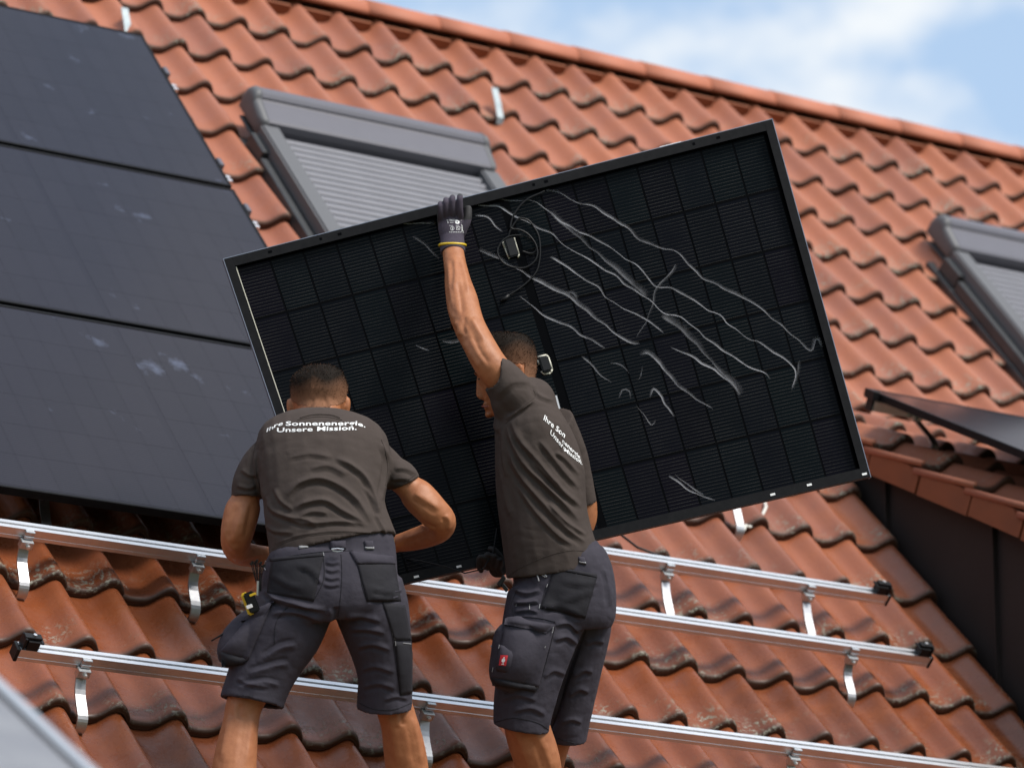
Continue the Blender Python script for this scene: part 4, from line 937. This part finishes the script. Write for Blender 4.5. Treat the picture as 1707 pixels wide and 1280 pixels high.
so_ = remesh(S, 'work_shorts', [M['shorts']], .0054, 4)
bm = bmesh.new(); bm.from_mesh(so_); bmesh.ops.subdivide_edges(bm, edges=[e for e in bm.edges if sum(v.normal.dot(Vector(FW)) < .2 for v in e.verts) == 2], cuts=1, use_grid_fill=True); bm.to_mesh(so_); bm.free()
C2 = lambda L: [(320+x/3.2, 880+y/3.2) for x, y in L]
FO2 = [(C2(a), w_, h_) for a, w_, h_ in [
 ([(380,330),(480,400),(600,420),(720,440)], 6, .008), ([(400,380),(520,395),(640,430)], 5, .007), ([(420,460),(560,450),(700,500)], 6, .006), ([(710,180),(750,190),(790,180)], 4, .003), ([(710,220),(750,230),(790,220)], 4, .003), ([(705,260),(745,272),(790,262)], 4, .003), ([(700,300),(745,310),(790,300)], 4, .003),
 ([(820,480),(900,470),(1010,500)], 6, .006), ([(840,540),(940,540),(1030,560)], 6, .006), ([(880,640),(960,620),(1060,650)], 6, .005), ([(560,620),(470,640),(380,700)], 7, .005), ([(520,720),(420,740),(300,780)], 7, .005),
 ([(900,760),(980,740),(1080,770)], 6, .004), ([(910,850),(1000,830),(1090,860)], 6, .004), ([(470,840),(380,820),(240,850)], 6, .004), ([(940,370),(1040,380),(1110,360)], 5, .006), ([(960,330),(1050,345),(1120,330)], 4, .005),
 ([(560,200),(640,230),(690,300)], 5, .006), ([(430,250),(500,300),(600,330)], 5, .005), ([(760,420),(770,470),(760,520)], 8, -.008), ([(240,800),(300,830),(420,850)], 5, .003), ([(1020,920),(1090,900),(1160,915)], 5, .003)]]
folds(so_, FO2, 12.3, .0032, 9)
bvo1 = bvh_of(so_); st1 = link('work_shorts', so_, p1)
def piece(nm, m, bv, quad, C, nx, ny, th, par, bul=0, rnd=0, fb=12.3): return link(nm, grid_patch(nm, m, bv, C(quad), nx, ny, th, bul, .0008, rnd, fb), par)
piece('back_pocket', M['pocket'], bvo1, [(425,168),(705,140),(650,390),(400,345)], C2, 14, 14, .0025, st1, .002)
piece('back_pocket', M['pocket'], bvo1, [(880,190),(1080,180),(1115,390),(935,392)], C2, 14, 14, .0025, st1, .002)
piece('pocket_flap', M['shorts'], bvo1, [(842,125),(1075,150),(1085,192),(880,192)], C2, 12, 6, .006, st1, .003)
piece('pocket_binding', M['pocket'], bvo1, [(410,163),(703,130),(706,150),(420,180)], C2, 14, 3, .004, st1)
piece('knee_panel', M['pocket'], bvo1, [(1015,395),(1135,410),(1172,600),(1080,600)], C2, 8, 10, .002, st1)
piece('leg_pocket', M['pocket'], bvo1, [(1082,605),(1174,610),(1172,880),(1112,890)], C2, 8, 14, .005, st1, .003)
piece('cargo_pocket', M['shorts'], bvo1, [(300,480),(432,395),(300,705),(150,660)], C2, 12, 14, .010, st1, .008)
piece('cargo_flap', M['shorts'], bvo1, [(345,430),(440,388),(395,470),(262,500)], C2, 10, 6, .016, st1, .004)
piece('cargo_base', M['pocket'], bvo1, [(145,650),(300,700),(275,725),(160,740)], C2, 8, 4, .010, st1, .004)
piece('belt_loop', M['shorts'], bvo1, [(735,68),(820,66),(822,112),(738,112)], C2, 5, 5, .007, st1, .004)
piece('belt_loop', M['shorts'], bvo1, [(918,68),(964,68),(972,110),(926,112)], C2, 4, 4, .005, st1)
piece('belt_loop', M['stitch'], bvo1, [(570,96),(620,92),(621,104),(572,110)], C2, 4, 2, .004, st1)
piece('loop_tab', M['stitch'], bvo1, [(922,100),(970,100),(972,112),(926,113)], C2, 4, 2, .0065, st1)
b = MB(); q = [at(*C2([p])[0], 12.155) for p in [(745,112),(775,108),(810,112),(800,122),(775,125),(755,121),(745,112)]]; b.tube(q, .0022, 6); link('ring', b.mesh('ring', [M['steel']]), st1)
b = MB()
for L in ([(795,140),(800,240),(795,340),(785,430),(770,520)], [(400,178),(520,150),(640,132),(730,125),(860,120)], [(700,140),(705,260),(670,350),(640,392)], [(890,200),(905,300),(935,395)], [(1018,400),(1065,560),(1085,700),(1112,890)], [(430,400),(330,560),(300,700)],
          [(510,420),(450,500),(440,620)], [(180,900),(300,895),(430,950),(490,950)], [(890,930),(970,965),(1080,965),(1170,930)]): seam(b, bvo1, C2(L), .0010, .0006)
link('seams', b.mesh('seams', [M['pocket']]), st1)['kind'] = 'stuff'
b = MB()
for L in ([(700,132),(704,150)], [(1081,602),(1083,625)], [(1172,618),(1120,612)], [(400,178),(388,205)], [(388,210),(400,225)]): seam(b, bvo1, C2(L), .0013, .004)
link('bartacks', b.mesh('bartacks', [M['stitch']]), st1)['kind'] = 'stuff'
shoe(385, 1462, 12.07, 'work_shoe', p1); shoe(691, 1466, 12.45, 'work_shoe', p1)
# gloves of the bending worker (hidden in front of his body, closing on the panel's lower edge)
def grip_glove(cx, cy, d, par, sx, name='work_glove', cuff=None):
    b = MB(); c = at(cx, cy, d)
    ball(b, c, .043, .05, .020)
    for k in range(4): 
        x0_ = (k-1.5)*.021; finger(b, [c+RT*x0_+UP*-.02-FW*.0, c+RT*x0_*1.1-UP*(.065+.006*(k in (1, 2)))-FW*.004, c+RT*x0_*1.1-UP*(.09+.006*(k in (1, 2)))+FW*.02], .0105)
    finger(b, [c+RT*sx*.03+UP*.01, c+RT*sx*.055-UP*.02, c+RT*sx*.058-UP*.05], .0115)
    g_ = remesh(b, name, [M['glove']], .0034, 3); return link(name, g_, par)
grip_glove(505, 936, 12.715, p1, 1); grip_glove(622, 914, 12.70, p1, -1)
b = MB()
for k in range(15):
    a = 2*math.pi*k/14; 
b.tube([at(652, 892, 12.585), at(656, 900, 12.575), at(657, 909, 12.58), at(655, 916, 12.60)], .0028, 6); link('glove_cuff', b.mesh('glove_cuff', [M['yellow']]), p1)
# things carried in his pocket
t0 = at(424, 1000, 12.17); e = empty('tape_measure', t0, 'yellow and black tape measure in the left side pocket of the bending worker', 'tape measure')
ax_ = (RT*.93+UP*.36); ay_ = (UP*.93-RT*.36); az_ = np.cross(ax_, ay_)
def tb(nm, m, cx, cy, w_, h_, dz, th, bev=.004):
    b = MB(); b.box(at(cx, cy, 12.17)-FW*dz, ax_*w_, ay_*h_, az_*th); link(nm, bevel(b.mesh(nm, [m]), bev, 2), e)
tb('case', M['yellow'], 413, 1006, .010, .034, -.004, .016); tb('side_plate', M['blackplastic'], 420, 1003, .0155, .031, .008, .012); tb('window', M['yellow'], 422, 990, .010, .0035, .020, .002, .001); tb('maker_plate', M['white'], 416.5, 1010, .0095, .0055, .0205, .001, .001)
b = MB(); rg_ = random.Random(4); c0 = at(436, 975, 12.19); e = empty('cable_tie_bundle', c0, 'bundle of black cable ties sticking out of the side pocket of the bending worker', 'cable ties')
for k in range(9):
    x, y = 419+k*2.6+rg_.uniform(-1, 1), 942-6*math.sin(k*.45)+rg_.uniform(-3, 3); b = MB(); dd = 12.19+rg_.uniform(-.02, .02)
    b.tube([at(431+k*.5, 985, 12.19), at((x+431)/2, 962, dd), at(x, y, dd)], .0014, 4); tip = at(x, y, dd); b.box(tip, RT*.0035, UP*.003, FW*.0025); link('cable_tie', b.mesh('cable_tie', [M['blackplastic']]), e)
b = MB(); b.tube([at(430, 968, 12.18), at(429, 992, 12.18)], .004, 6); link('metal_clip', b.mesh('metal_clip', [M['steel']]), e)
b = MB(); b.tube([at(352, 1068, 12.19), at(372, 1056, 12.20), at(402, 1036, 12.215)], [.0022, .003, .003], 7); tag(link('marker_pencil', b.mesh('marker_pencil', [M['blackplastic']], True), loc=at(370, 1056, 12.2)), 'thin black pencil sticking out beside the cargo pocket of the bending worker', 'pencil')

# ======== worker reaching up, seen from the side
o2 = np.array(at(905, 1450, 12.80)); B2 = MB()
limb(B2, [(932, 1030, 12.73, 70, .10), (930, 985, 12.735, 70, .10), (925, 940, 12.74, 66, .10), (912, 890, 12.745, 62, .105), (902, 830, 12.755, 60, .11), (898, 780, 12.765, 60, .115), (890, 730, 12.78, 54, .12), (882, 705, 12.80, 38, .10), (877, 680, 12.83, 27, .07), (867, 652, 12.855, 22, .05), (860, 622, 12.88, 34, .065)])
# skull, jaw
limb(B2, [(848, 558, 12.89, 20, .035, 4), (847, 563, 12.89, 32, .055, 4), (845, 572, 12.89, 42, .07, 5), (843, 585, 12.89, 49, .078, 6), (842, 600, 12.89, 51, .08, 7), (841, 616, 12.89, 50, .079, 8), (839, 631, 12.89, 45.5, .074, 10), (838, 646, 12.89, 41, .068, 12), (836, 660, 12.89, 36, .062, 16), (834, 674, 12.89, 29.5, .055, 20), (830, 687, 12.89, 20, .042, 24), (826, 695, 12.89, 10, .025, 24)])
ball(B2, at(793.5, 622, 12.885), .006, .006, .04)                                  # brow
limb(B2, [(798, 632, 12.885, 4, .008, 10), (799, 642, 12.885, 5, .009, 10), (799.5, 653, 12.885, 6, .010, 12), (800.5, 661, 12.885, 7, .0125, 14), (804, 666.5, 12.885, 5.5, .011, 14)])   # nose
ball(B2, at(808.5, 674, 12.885), .0075, .0050, .022); ball(B2, at(810.5, 681, 12.885), .0070, .0055, .020)          # lips
ball(B2, at(815, 691, 12.885), .0125, .011, .022)                                   # chin
ball(B2, at(866, 620, 12.812), .014, .026, .010); ball(B2, at(868, 616, 12.806), .008, .018, .008)   # near ear
# raised arm
limb(B2, [(872, 668, 12.74, 42, .08), (850, 646, 12.71, 30, .055), (826, 619, 12.69, 28, .050), (810, 596, 12.70, 27.5, .050), (795, 568, 12.73, 26.5, .048), (783, 545, 12.76, 26.5, .046), (775, 522, 12.80, 27, .045), (770, 500, 12.84, 26.5, .043), (764, 475, 12.89, 23, .039), (760, 450, 12.95, 19.5, .033), (756, 425, 13.00, 18, .029), (754.5, 405, 13.03, 17.5, .026), (753, 385, 13.05, 18, .022), (752, 368, 13.07, 17, .018)])
ball(B2, at(764, 549, 12.765), .012, .015, .018)                                   # elbow bone
# far arm
limb(B2, [(930, 715, 12.90, 26, .055), (955, 770, 12.96, 24, .05), (972, 830, 12.985, 21.5, .045), (975, 868, 12.99, 20, .042), (960, 900, 12.985, 20, .04), (915, 925, 12.965, 18, .036), (865, 940, 12.94, 16, .031), (832, 944, 12.93, 14, .027)])
# legs
limb(B2, [(912, 1010, 12.70, 60, .085), (900, 1060, 12.67, 54, .082), (886, 1110, 12.65, 46, .074), (878, 1160, 12.645, 40, .064), (877, 1200, 12.65, 38, .060), (883, 1228, 12.665, 39, .062), (891, 1252, 12.68, 39, .064), (898, 1282, 12.70, 38.5, .064), (904, 1320, 12.73, 35, .058), (907, 1370, 12.765, 27, .046), (908, 1415, 12.79, 20, .038), (908, 1445, 12.80, 19, .038)])
limb(B2, [(955, 1010, 12.80, 55, .085), (958, 1070, 12.82, 44, .08), (952, 1130, 12.84, 36, .07), (940, 1185, 12.855, 30, .06), (930, 1220, 12.87, 27, .055), (918, 1255, 12.90, 27, .055), (908, 1300, 12.93, 27, .055), (905, 1350, 12.955, 24, .046), (904, 1400, 12.975, 19, .038), (904, 1430, 12.985, 18, .036)])
me = remesh(B2, 'person', [M['skin']], .0042, 3)
folds(me, [([(757,430),(759,455),(757,485)], 5, .003), ([(768,430),(776,460),(781,490)], 5, .0025), ([(748,440),(750,480),(757,520)], 6, .003), ([(763,470),(768,500),(770,525)], 6, -.0035), ([(758,536),(765,548),(764,560)], 6, .005), ([(776,528),(772,545),(776,560)], 5, -.004), ([(785,530),(795,548),(808,570)], 8, .004), ([(772,570),(785,592),(802,618)], 8, .004), ([(787,560),(800,585),(816,608)], 5, -.003), ([(746,500),(750,520),(756,532)], 5, .003),
 ([(856,1220),(872,1250),(884,1285)], 10, .003), ([(892,1220),(908,1250),(920,1285)], 10, .004), ([(800,640),(806,652),(808,664)], 3, -.002), ([(815,660),(812,672),(820,684)], 3, -.002)], 12.7, .0008, 30); bv2 = bvh_of(me); body2 = me.copy()
p2 = link('person', me, loc=o2); tag(p2, 'worker in profile stretching one gloved hand up to the top edge of the black panel', 'person', 'roofers in work clothes')
def in2(c):
    x, y = pix(c)[:2]; d = (c-CAM)@FW
    if d < 12.79 or y > 648 or y < 540 or x > 905: return False
    # hairline: forehead edge, around the ear, down to the nape
    if x < 800: return y < 611
    if x < 845: return y < 611 + (x-800)*.1
    if x < 880: return y < (607 if abs(x-864) < 10 and y > 606 and d < 12.83 else 618+(x-845)*.45)
    return y < 640
def fade2(c):
    x, y = pix(c)[:2]; return max(0, min(1, (y-572-6*math.sin(x*.1)-(x < 820)*14)/62))
link('hair', hair_cap('hair', body2, bv2, in2, fade2, .0085, 9000, 5), p2)
b = MB(); b.tube([at(789.5, 621, 12.85), at(797, 622, 12.825), at(806, 626, 12.815)], [.0012, .0022, .0012], 6); link('eyebrow', b.mesh('eyebrow', [M['hair']]), p2)
b = MB(); ball(b, at(798, 632, 12.843), .0045, .0022, .004, n=10); link('eye', b.mesh('eye', [M['eye']], True), p2)
b = MB(); b.tube([at(803.5, 677, 12.864), at(808, 677.5, 12.858), at(815, 677, 12.838)], [.0026, .0034, .0012], 6); link('lips', b.mesh('lips', [M['lip']], True), p2)
# T-shirt
S = MB()
limb(S, [(886, 668, 12.86, 24, .055, 12), (884, 674, 12.845, 34, .085, 10), (881, 682, 12.815, 45, .115, 8), (880, 692, 12.795, 53, .142, 4), (884, 714, 12.785, 61, .158), (893, 750, 12.775, 70, .156), (900, 790, 12.765, 75, .148), (902.5, 830, 12.755, 74.5, .142), (907, 868, 12.745, 74.5, .138), (914, 905, 12.74, 77, .138), (921, 935, 12.74, 80, .140), (924.5, 952, 12.74, 82.5, .142, -8)], hollow=True, ex=2.3)
limb(S, [(884, 694, 12.755, 42, .09), (865, 669, 12.725, 40, .085), (849, 649, 12.705, 37, .078), (837, 633, 12.695, 34, .071), (827, 622.5, 12.69, 31.5, .064, 100)], hollow=True)
limb(S, [(845, 712, 12.745, 24, .08), (843, 690, 12.735, 19, .07), (834, 668, 12.71, 17, .06), (826, 640, 12.70, 12, .05)])
limb(S, [(925, 700, 12.90, 32, .07), (948, 755, 12.955, 30, .065), (962, 800, 12.975, 26, .058), (972, 842, 12.985, 24, .053)], hollow=True)
sm2 = remesh(S, 't_shirt', [M['shirt']], .0054, 5)
bm = bmesh.new(); bm.from_mesh(sm2); bmesh.ops.subdivide_edges(bm, edges=[e for e in bm.edges if sum(v.normal.dot(Vector(FW)) < .2 for v in e.verts) == 2], cuts=1, use_grid_fill=True); bm.to_mesh(sm2); bm.free()
C5 = lambda L: [(800+x/3.367, 540+y/3.367) for x, y in L]
FO3 = [(C5(a), w_, h_) for a, w_, h_ in [
 ([(150,560),(190,680),(260,800),(340,880),(450,990),(560,1110)], 6, .009), ([(170,540),(230,660),(300,740),(400,860),(500,980)], 6, .008), ([(160,700),(220,840),(330,980),(480,1140),(600,1230)], 7, .009),
 ([(330,650),(400,740),(470,830),(560,930)], 6, .006), ([(290,770),(380,860),(470,950),(570,1030)], 6, .007), ([(210,900),(300,1040),(430,1180),(520,1240)], 6, .006),
 ([(140,540),(220,490),(300,430)], 4, .005), ([(100,400),(180,330),(280,330)], 8, .003), ([(420,720),(480,760),(560,850)], 5, .005), ([(460,600),(470,670),(480,720)], 4, -.006),
 ([(290,330),(330,400),(420,430)], 5, .004), ([(380,1000),(480,1110),(600,1190)], 5, .006), ([(110,800),(140,960),(180,1100)], 7, .004), ([(130,560),(130,700),(150,860)], 6, .005)]]
folds(sm2, FO3, 12.7, .0035, 8)
bvs2 = bvh_of(sm2); sh2 = link('t_shirt', sm2, p2)
b = MB(); seam(b, bvs2, C5([(145,560),(200,500),(260,450),(310,405),(300,370)]), .0009, .0006); seam(b, bvs2, C5([(110,190),(85,300),(70,390)]), .0008, .0008)
seam(b, bvs2, [(846, 961), (872, 944), (912, 926), (955, 917), (992, 922)], .0008, .0006)
link('hem_seam', b.mesh('hem_seam', [M['shirt']]), sh2)['kind'] = 'stuff'
link('shirt_print', text_mesh('shirt_print', [('Ihre Son', (905, 699), (10.2, 8.9), (3.4, -11.2)), ('nenergie.', (936.5, 737), (8.2, 8.0), (2.0, -9.0)), ('Unsere', (916, 722), (8.6, 10.2), (3.2, -9.6)), ('Mission.', (940, 751.5), (9.0, 7.0), (1.8, -8.6))], M['white'], bvs2), sh2)
# shorts
S = MB()
limb(S, [(924, 912, 12.74, 72, .122), (928, 932, 12.74, 78, .126), (937, 958, 12.735, 85, .135), (940, 990, 12.73, 87.5, .142), (938, 1025, 12.725, 88, .14), (938, 1045, 12.725, 82, .12)], ex=2.3)
limb(S, [(915, 1005, 12.70, 72, .11), (903, 1045, 12.67, 67, .108), (890, 1090, 12.655, 61, .104), (880, 1135, 12.65, 54.5, .098), (873, 1175, 12.65, 50.5, .095), (869.5, 1213, 12.655, 47.5, .094, 9)], hollow=True)
limb(S, [(962, 1005, 12.79, 63, .11), (965, 1050, 12.81, 54, .106), (961, 1100, 12.825, 46, .102), (954, 1150, 12.84, 41, .096), (949, 1190, 12.85, 37, .092), (946, 1234, 12.86, 32, .088, 2)], hollow=True)
limb(S, [(868, 1040, 12.60, 22, .03), (862, 1060, 12.585, 38, .05), (855, 1095, 12.575, 38, .055), (846, 1128, 12.575, 32, .05), (843, 1142, 12.585, 22, .035)])
so2 = remesh(S, 'work_shorts', [M['shorts']], .0054, 4)
bm = bmesh.new(); bm.from_mesh(so2); bmesh.ops.subdivide_edges(bm, edges=[e for e in bm.edges if sum(v.normal.dot(Vector(FW)) < .2 for v in e.verts) == 2], cuts=1, use_grid_fill=True); bm.to_mesh(so2); bm.free()
C4 = lambda L: [(760+x/3.2, 880+y/3.2) for x, y in L]
FO4 = [(C4(a), w_, h_) for a, w_, h_ in [
 ([(310,330),(380,350),(450,330)], 5, .006), ([(310,400),(380,400),(440,390)], 4, .006), ([(310,450),(380,440),(440,450)], 4, .005), ([(460,430),(560,420),(680,480)], 6, .007), ([(540,400),(640,370),(740,330)], 7, .004), ([(530,520),(600,510),(660,560)], 6, .006),
 ([(520,600),(590,580),(640,620)], 6, .006), ([(690,540),(600,760),(540,960),(500,1080)], 6, -.010), ([(470,800),(520,760),(580,780)], 6, .004), ([(240,920),(330,890),(430,920)], 6, .004), ([(300,980),(400,960),(480,1000)], 6, .004),
 ([(620,800),(680,760),(730,770)], 6, .005), ([(600,900),(660,860),(710,880)], 6, .005), ([(690,620),(740,600),(790,610)], 6, .005), ([(560,1040),(620,1020),(670,1040)], 5, .004), ([(560,280),(660,300),(760,290)], 6, .004), ([(780,200),(810,300),(820,420)], 5, .004)]]
folds(so2, FO4, 12.7, .0032, 9)
bvo2 = bvh_of(so2); st2 = link('work_shorts', so2, p2)
fb = 12.7
piece('back_pocket', M['pocket'], bvo2, [(525,215),(755,255),(690,480),(450,425)], C4, 14, 14, .0025, st2, .002, 0, fb)
piece('pocket_binding', M['pocket'], bvo2, [(525,205),(750,245),(750,265),(522,222)], C4, 12, 3, .004, st2, 0, 0, fb)
piece('cargo_pocket', M['shorts'], bvo2, [(268,505),(528,515),(440,850),(190,800)], C4, 14, 16, .010, st2, .010, 0, fb)
piece('cargo_flap', M['shorts'], bvo2, [(275,478),(532,508),(480,562),(262,520)], C4, 14, 6, .024, st2, .006, 0, fb)
piece('cargo_base', M['pocket'], bvo2, [(190,790),(440,845),(425,872),(200,835)], C4, 10, 4, .010, st2, .006, 0, fb)
piece('badge_flap', M['shorts'], bvo2, [(240,622),(325,650),(290,778),(205,755)], C4, 8, 8, .019, st2, .007, .45, fb)
bvb = bvh_of(so2, *[o.data for o in ()])
def decal(nm, m, quadpx, d, par):
    b = MB(); b.add([at(x, y, d) for x, y in quadpx], [(0, 1, 2, 3)]); me = b.mesh(nm, [m])
    return link(nm, me, par)
# woven red badge with a white mark
fl = [o for o in st2.children if o.name.startswith('badge_flap')][0]; fo = np.array(fl.location)+origin_of(st2)
fm = fl.data.copy(); fm.transform(Matrix.Translation(Vector(origin_of(fl)))); bvf = bvh_of(fm)
def dpatch(nm, m, quad, par, off):
    Q = np.array(C4(quad)); b = MB(); vs = []
    for j in range(5):
        for i in range(5):
            s, t = i/4, j/4; x, y = (Q[0]*(1-s)+Q[1]*s)*(1-t)+(Q[3]*(1-s)+Q[2]*s)*t; p, n = hit(bvf, x, y)
            if p is None: p = at(x, y, 12.55)
            vs.append(p-FW*off)
    b.add(vs, [(j*5+i, j*5+i+1, j*5+i+6, j*5+i+5) for j in range(4) for i in range(4)]); return link(nm, b.mesh(nm, [m]), par)
bd = dpatch('badge', M['red'], [(238,675),(278,678),(267,734),(228,730)], fl, .0015)
def dpoly(nm, m, polys, par, off):
    b = MB()
    for pl in polys:
        vs = []
        for x, y in C4(pl):
            p, n = hit(bvf, x, y); p = at(x, y, 12.55) if p is None else p; vs.append(p-FW*off)
        b.add(vs, [tuple(range(len(vs)))])
    return link(nm, b.mesh(nm, [m]), par)
ov = [(253+9.5*math.cos(a)-2*math.sin(a), 704+11*math.sin(a)) for a in [2*math.pi*k/16 for k in range(16)]]
dpoly('badge_mark', M['white'], [ov, [(251,712),(255,712),(253,726),(249,726)], [(243,722),(257,724),(256,728),(242,726)], [(254,686),(260,686),(259,695),(253,694)]], bd, .0022)
piece('belt_loop', M['pocket'], bvo2, [(495,150),(612,152),(610,178),(495,172)], C4, 5, 3, .006, st2, .003, 0, fb)
piece('belt_loop', M['shorts'], bvo2, [(500,172),(548,175),(548,200),(498,198)], C4, 4, 3, .005, st2, 0, 0, fb)
piece('belt_loop', M['shorts'], bvo2, [(650,152),(685,155),(695,195),(660,190)], C4, 4, 4, .005, st2, 0, 0, fb)
piece('loop_tab', M['stitch'], bvo2, [(498,184),(548,186),(548,194),(499,193)], C4, 4, 2, .0062, st2, 0, 0, fb); piece('loop_tab', M['stitch'], bvo2, [(656,176),(692,180),(694,190),(660,186)], C4, 4, 2, .0062, st2, 0, 0, fb)
b = MB()
for L in ([(300,470),(440,480),(530,500)], [(525,215),(480,320),(450,425)], [(455,430),(560,455),(690,482)], [(700,520),(640,720),(560,930),(505,1090)], [(208,1035),(310,1012),(430,1035),(495,1075)], [(515,1105),(570,1130),(630,1145)], [(530,520),(490,680),(440,850)], [(310,405),(380,405),(440,400)], [(310,470),(300,400),(330,320)],
          [(330,660),(318,720),(285,775),(205,752)]): seam(b, bvo2, C4(L), .0010, .0008)
link('seams', b.mesh('seams', [M['pocket']]), st2)['kind'] = 'stuff'
b = MB()
for L in ([(393,405),(393,435)], [(325,405),(322,420)], [(448,405),(444,428)], [(520,218),(517,235)], [(490,298),(484,315)], [(242,625),(238,645)], [(475,630),(472,640)], [(210,742),(206,765)], [(515,520),(508,560)]): seam(b, bvo2, C4(L), .0013, .012 if L[0][1] > 600 or L[0][0] > 500 and L[0][1] > 500 else .002)
link('bartacks', b.mesh('bartacks', [M['stitch']]), st2)['kind'] = 'stuff'
b = MB(); seam(b, bvo2, C4([(345,235),(390,220),(430,225),(470,245),(485,262)]), .0028, .002); seam(b, bvo2, C4([(395,222),(440,240),(478,262)]), .0018, .003); seam(b, bvo2, C4([(428,232),(438,258),(446,285)]), .0022, .006)
link('pocket_zip', b.mesh('pocket_zip', [M['stitch']]), st2)
b = MB(); b.tube([at(837, 1060, 12.60), at(828, 1066, 12.585), at(822, 1073, 12.58)], .0016, 6); b.tube([at(825, 1070, 12.58), at(818.5, 1078, 12.578)], .0032, 6); link('zip_pull', b.mesh('zip_pull', [M['stitch']]), st2)
b = MB(); c = at(836, 968, 12.62); b.box(c, RT*.010+UP*.014, UP*.006-RT*.004, FW*.006); b.box(c-UP*.020+RT*.010, RT*.008+UP*-.010, UP*.005+RT*.004, FW*.006); tag(link('pocket_knife', bevel(b.mesh('pocket_knife', [M['blackplastic']]), .002, 1), loc=c), 'small black clip tool at the front pocket of the taller worker', 'tool')
shoe(908, 1464, 12.80, 'work_shoe', p2); shoe(904, 1448, 12.99, 'work_shoe', p2)
# raised glove
G = MB(); K = lambda x, y: (700+x/5.69, 300+y/5.69)
limb(G, [(755, 421.5, 13.010, 20.5, .0345), (754.5, 411, 13.025, 21, .034), (754, 402, 13.035, 20, .029), (753.5, 394, 13.045, 20.5, .028), (753, 382, 13.05, 22.5, .026), (752, 368, 13.06, 23, .024), (750.5, 356, 13.065, 22, .021), (750, 348, 13.07, 20, .017)])
GD = 13.045
for (x, y0, y1, rr) in ((734.0, 362, 337, .0105), (743.2, 358, 330.5, .0108), (754.0, 357, 326.5, .0112), (766.5, 358, 324.5, .0112)):
    finger(G, [at(x+.8, y0+8, GD+.010), at(x+.3, y0-5, GD-.008), at(x, (y0+y1)/2-2, GD-.013), at(x, y1+6, GD-.008), at(x+.2, y1+3, GD+.030), at(x+.3, y1+9, GD+.052)], rr)
gm = remesh(G, 'work_glove', [M['glove'], M['glovecoat']], .0024, 3)
# rubber coating on the finger sides and tips
co = coords(gm); px_, py_ = to_px(co); mi = []
for p in gm.polygons:
    c = co[p.vertices[0]]; x, y = px_[p.vertices[0]], py_[p.vertices[0]]; mi.append(1 if (y < 326 or x < 730.5 or (c-CAM)@FW > GD+.02) and y < 392 else 0)
gm.polygons.foreach_set('material_index', mi); bvg = bvh_of(gm)
gl = link('work_glove', gm, p2)
b = MB(); finger(b, [at(757, 398, GD+.008), at(767, 388, GD+.004), at(776, 373, GD+.006), at(779.5, 361, GD+.010), at(780, 349, GD+.02)], .0165); ball(b, at(769, 381, GD+.002), .019, .030, .012); tm = remesh(b, 'thumb', [M['glovecoat'], M['glove']], .0024, 2); ty_ = to_px(coords(tm))[1]
tm.polygons.foreach_set('material_index', [1 if ty_[q.vertices[0]] > 366 else 0 for q in tm.polygons]); link('thumb', tm, gl)
b = MB(); q = []
for k in range(25):
    a = 2*math.pi*k/24; c = at(754.2, 409, 13.028); q.append(c+RT*.0405*math.cos(a)*1.0+(FW*.0385-UP*.004)*math.sin(a))
b.tube(q, .0042, 8); link('yellow_band', b.mesh('yellow_band', [M['yellow']], True), gl)
# print on the back of the hand: two icons, small lines, a strip
b = MB()
def gp(L, wd):
    pts = [K(*p) for p in L]
    for i in range(len(pts)-1):
        (ax, ay), (bx, by) = pts[i], pts[i+1]; Ln = math.hypot(bx-ax, by-ay)+1e-6; nx, ny = -(by-ay)/Ln*wd*.6, (bx-ax)/Ln*wd*.6; vs = []
        for x, y in ((ax+nx, ay+ny), (bx+nx, by+ny), (bx-nx, by-ny), (ax-nx, ay-ny)):
            p, n = hit(bvg, x, y); vs.append(p+n*.0008 if p is not None else at(x, y, 13.01))
        b.add(vs, [(0, 1, 2, 3)])
circ = lambda cx, cy, r: [(cx+r*math.cos(a), cy+r*math.sin(a)) for a in [2*math.pi*k/12 for k in range(13)]]
gp(circ(307, 462, 17), .45); gp([(307, 452), (307, 474)], .8); gp([(345, 448), (378, 446), (376, 474), (346, 474), (345, 448)], .45); gp([(352, 455), (370, 468)], .5)
gp([(335, 388), (350, 386), (372, 398), (366, 414), (345, 412), (335, 400)], 1.6); gp(circ(354, 402, 12), 1.4); gp([(278, 380), (330, 378)], .5); gp([(284, 392), (330, 392)], .5); gp([(284, 408), (318, 407)], .4); gp([(255, 384), (268, 384)], .8); gp([(258, 396), (270, 400)], .6); gp([(262, 410), (272, 408)], .6)
for yy in (384, 398, 412, 428, 442, 456, 470, 482): gp([(390, yy), (412, yy+3)], .5)
gp([(390, 384), (400, 440), (402, 486)], .5); gp([(412, 386), (420, 440), (422, 488)], .5); gp([(276, 434), (314, 434)], .35); gp([(338, 436), (372, 434)], .35)
for k in range(9): gp([(280+k*16, 496), (288+k*16, 497)], .9)
link('glove_print', b.mesh('glove_print', [M['white']]), gl)
# lower glove holding the panel's bottom edge
b = MB(); c = at(830, 945, 12.90); ball(b, c, .030, .034, .020); 
for k, (x, y) in enumerate(((797, 925), (808, 921), (819, 923), (829, 928))):
    finger(b, [at(834, 945, 12.90), at((x+832)/2+3, y+10, 12.862), at(x+4, y+3, 12.85), at(x+1, y+17, 12.865), at(x+5, y+26, 12.885)], .0105)
finger(b, [at(838, 935, 12.90), at(826, 918, 12.885), at(817, 914, 12.89)], .011)
link('work_glove', remesh(b, 'work_glove', [M['glovecoat']], .003, 3), p2)
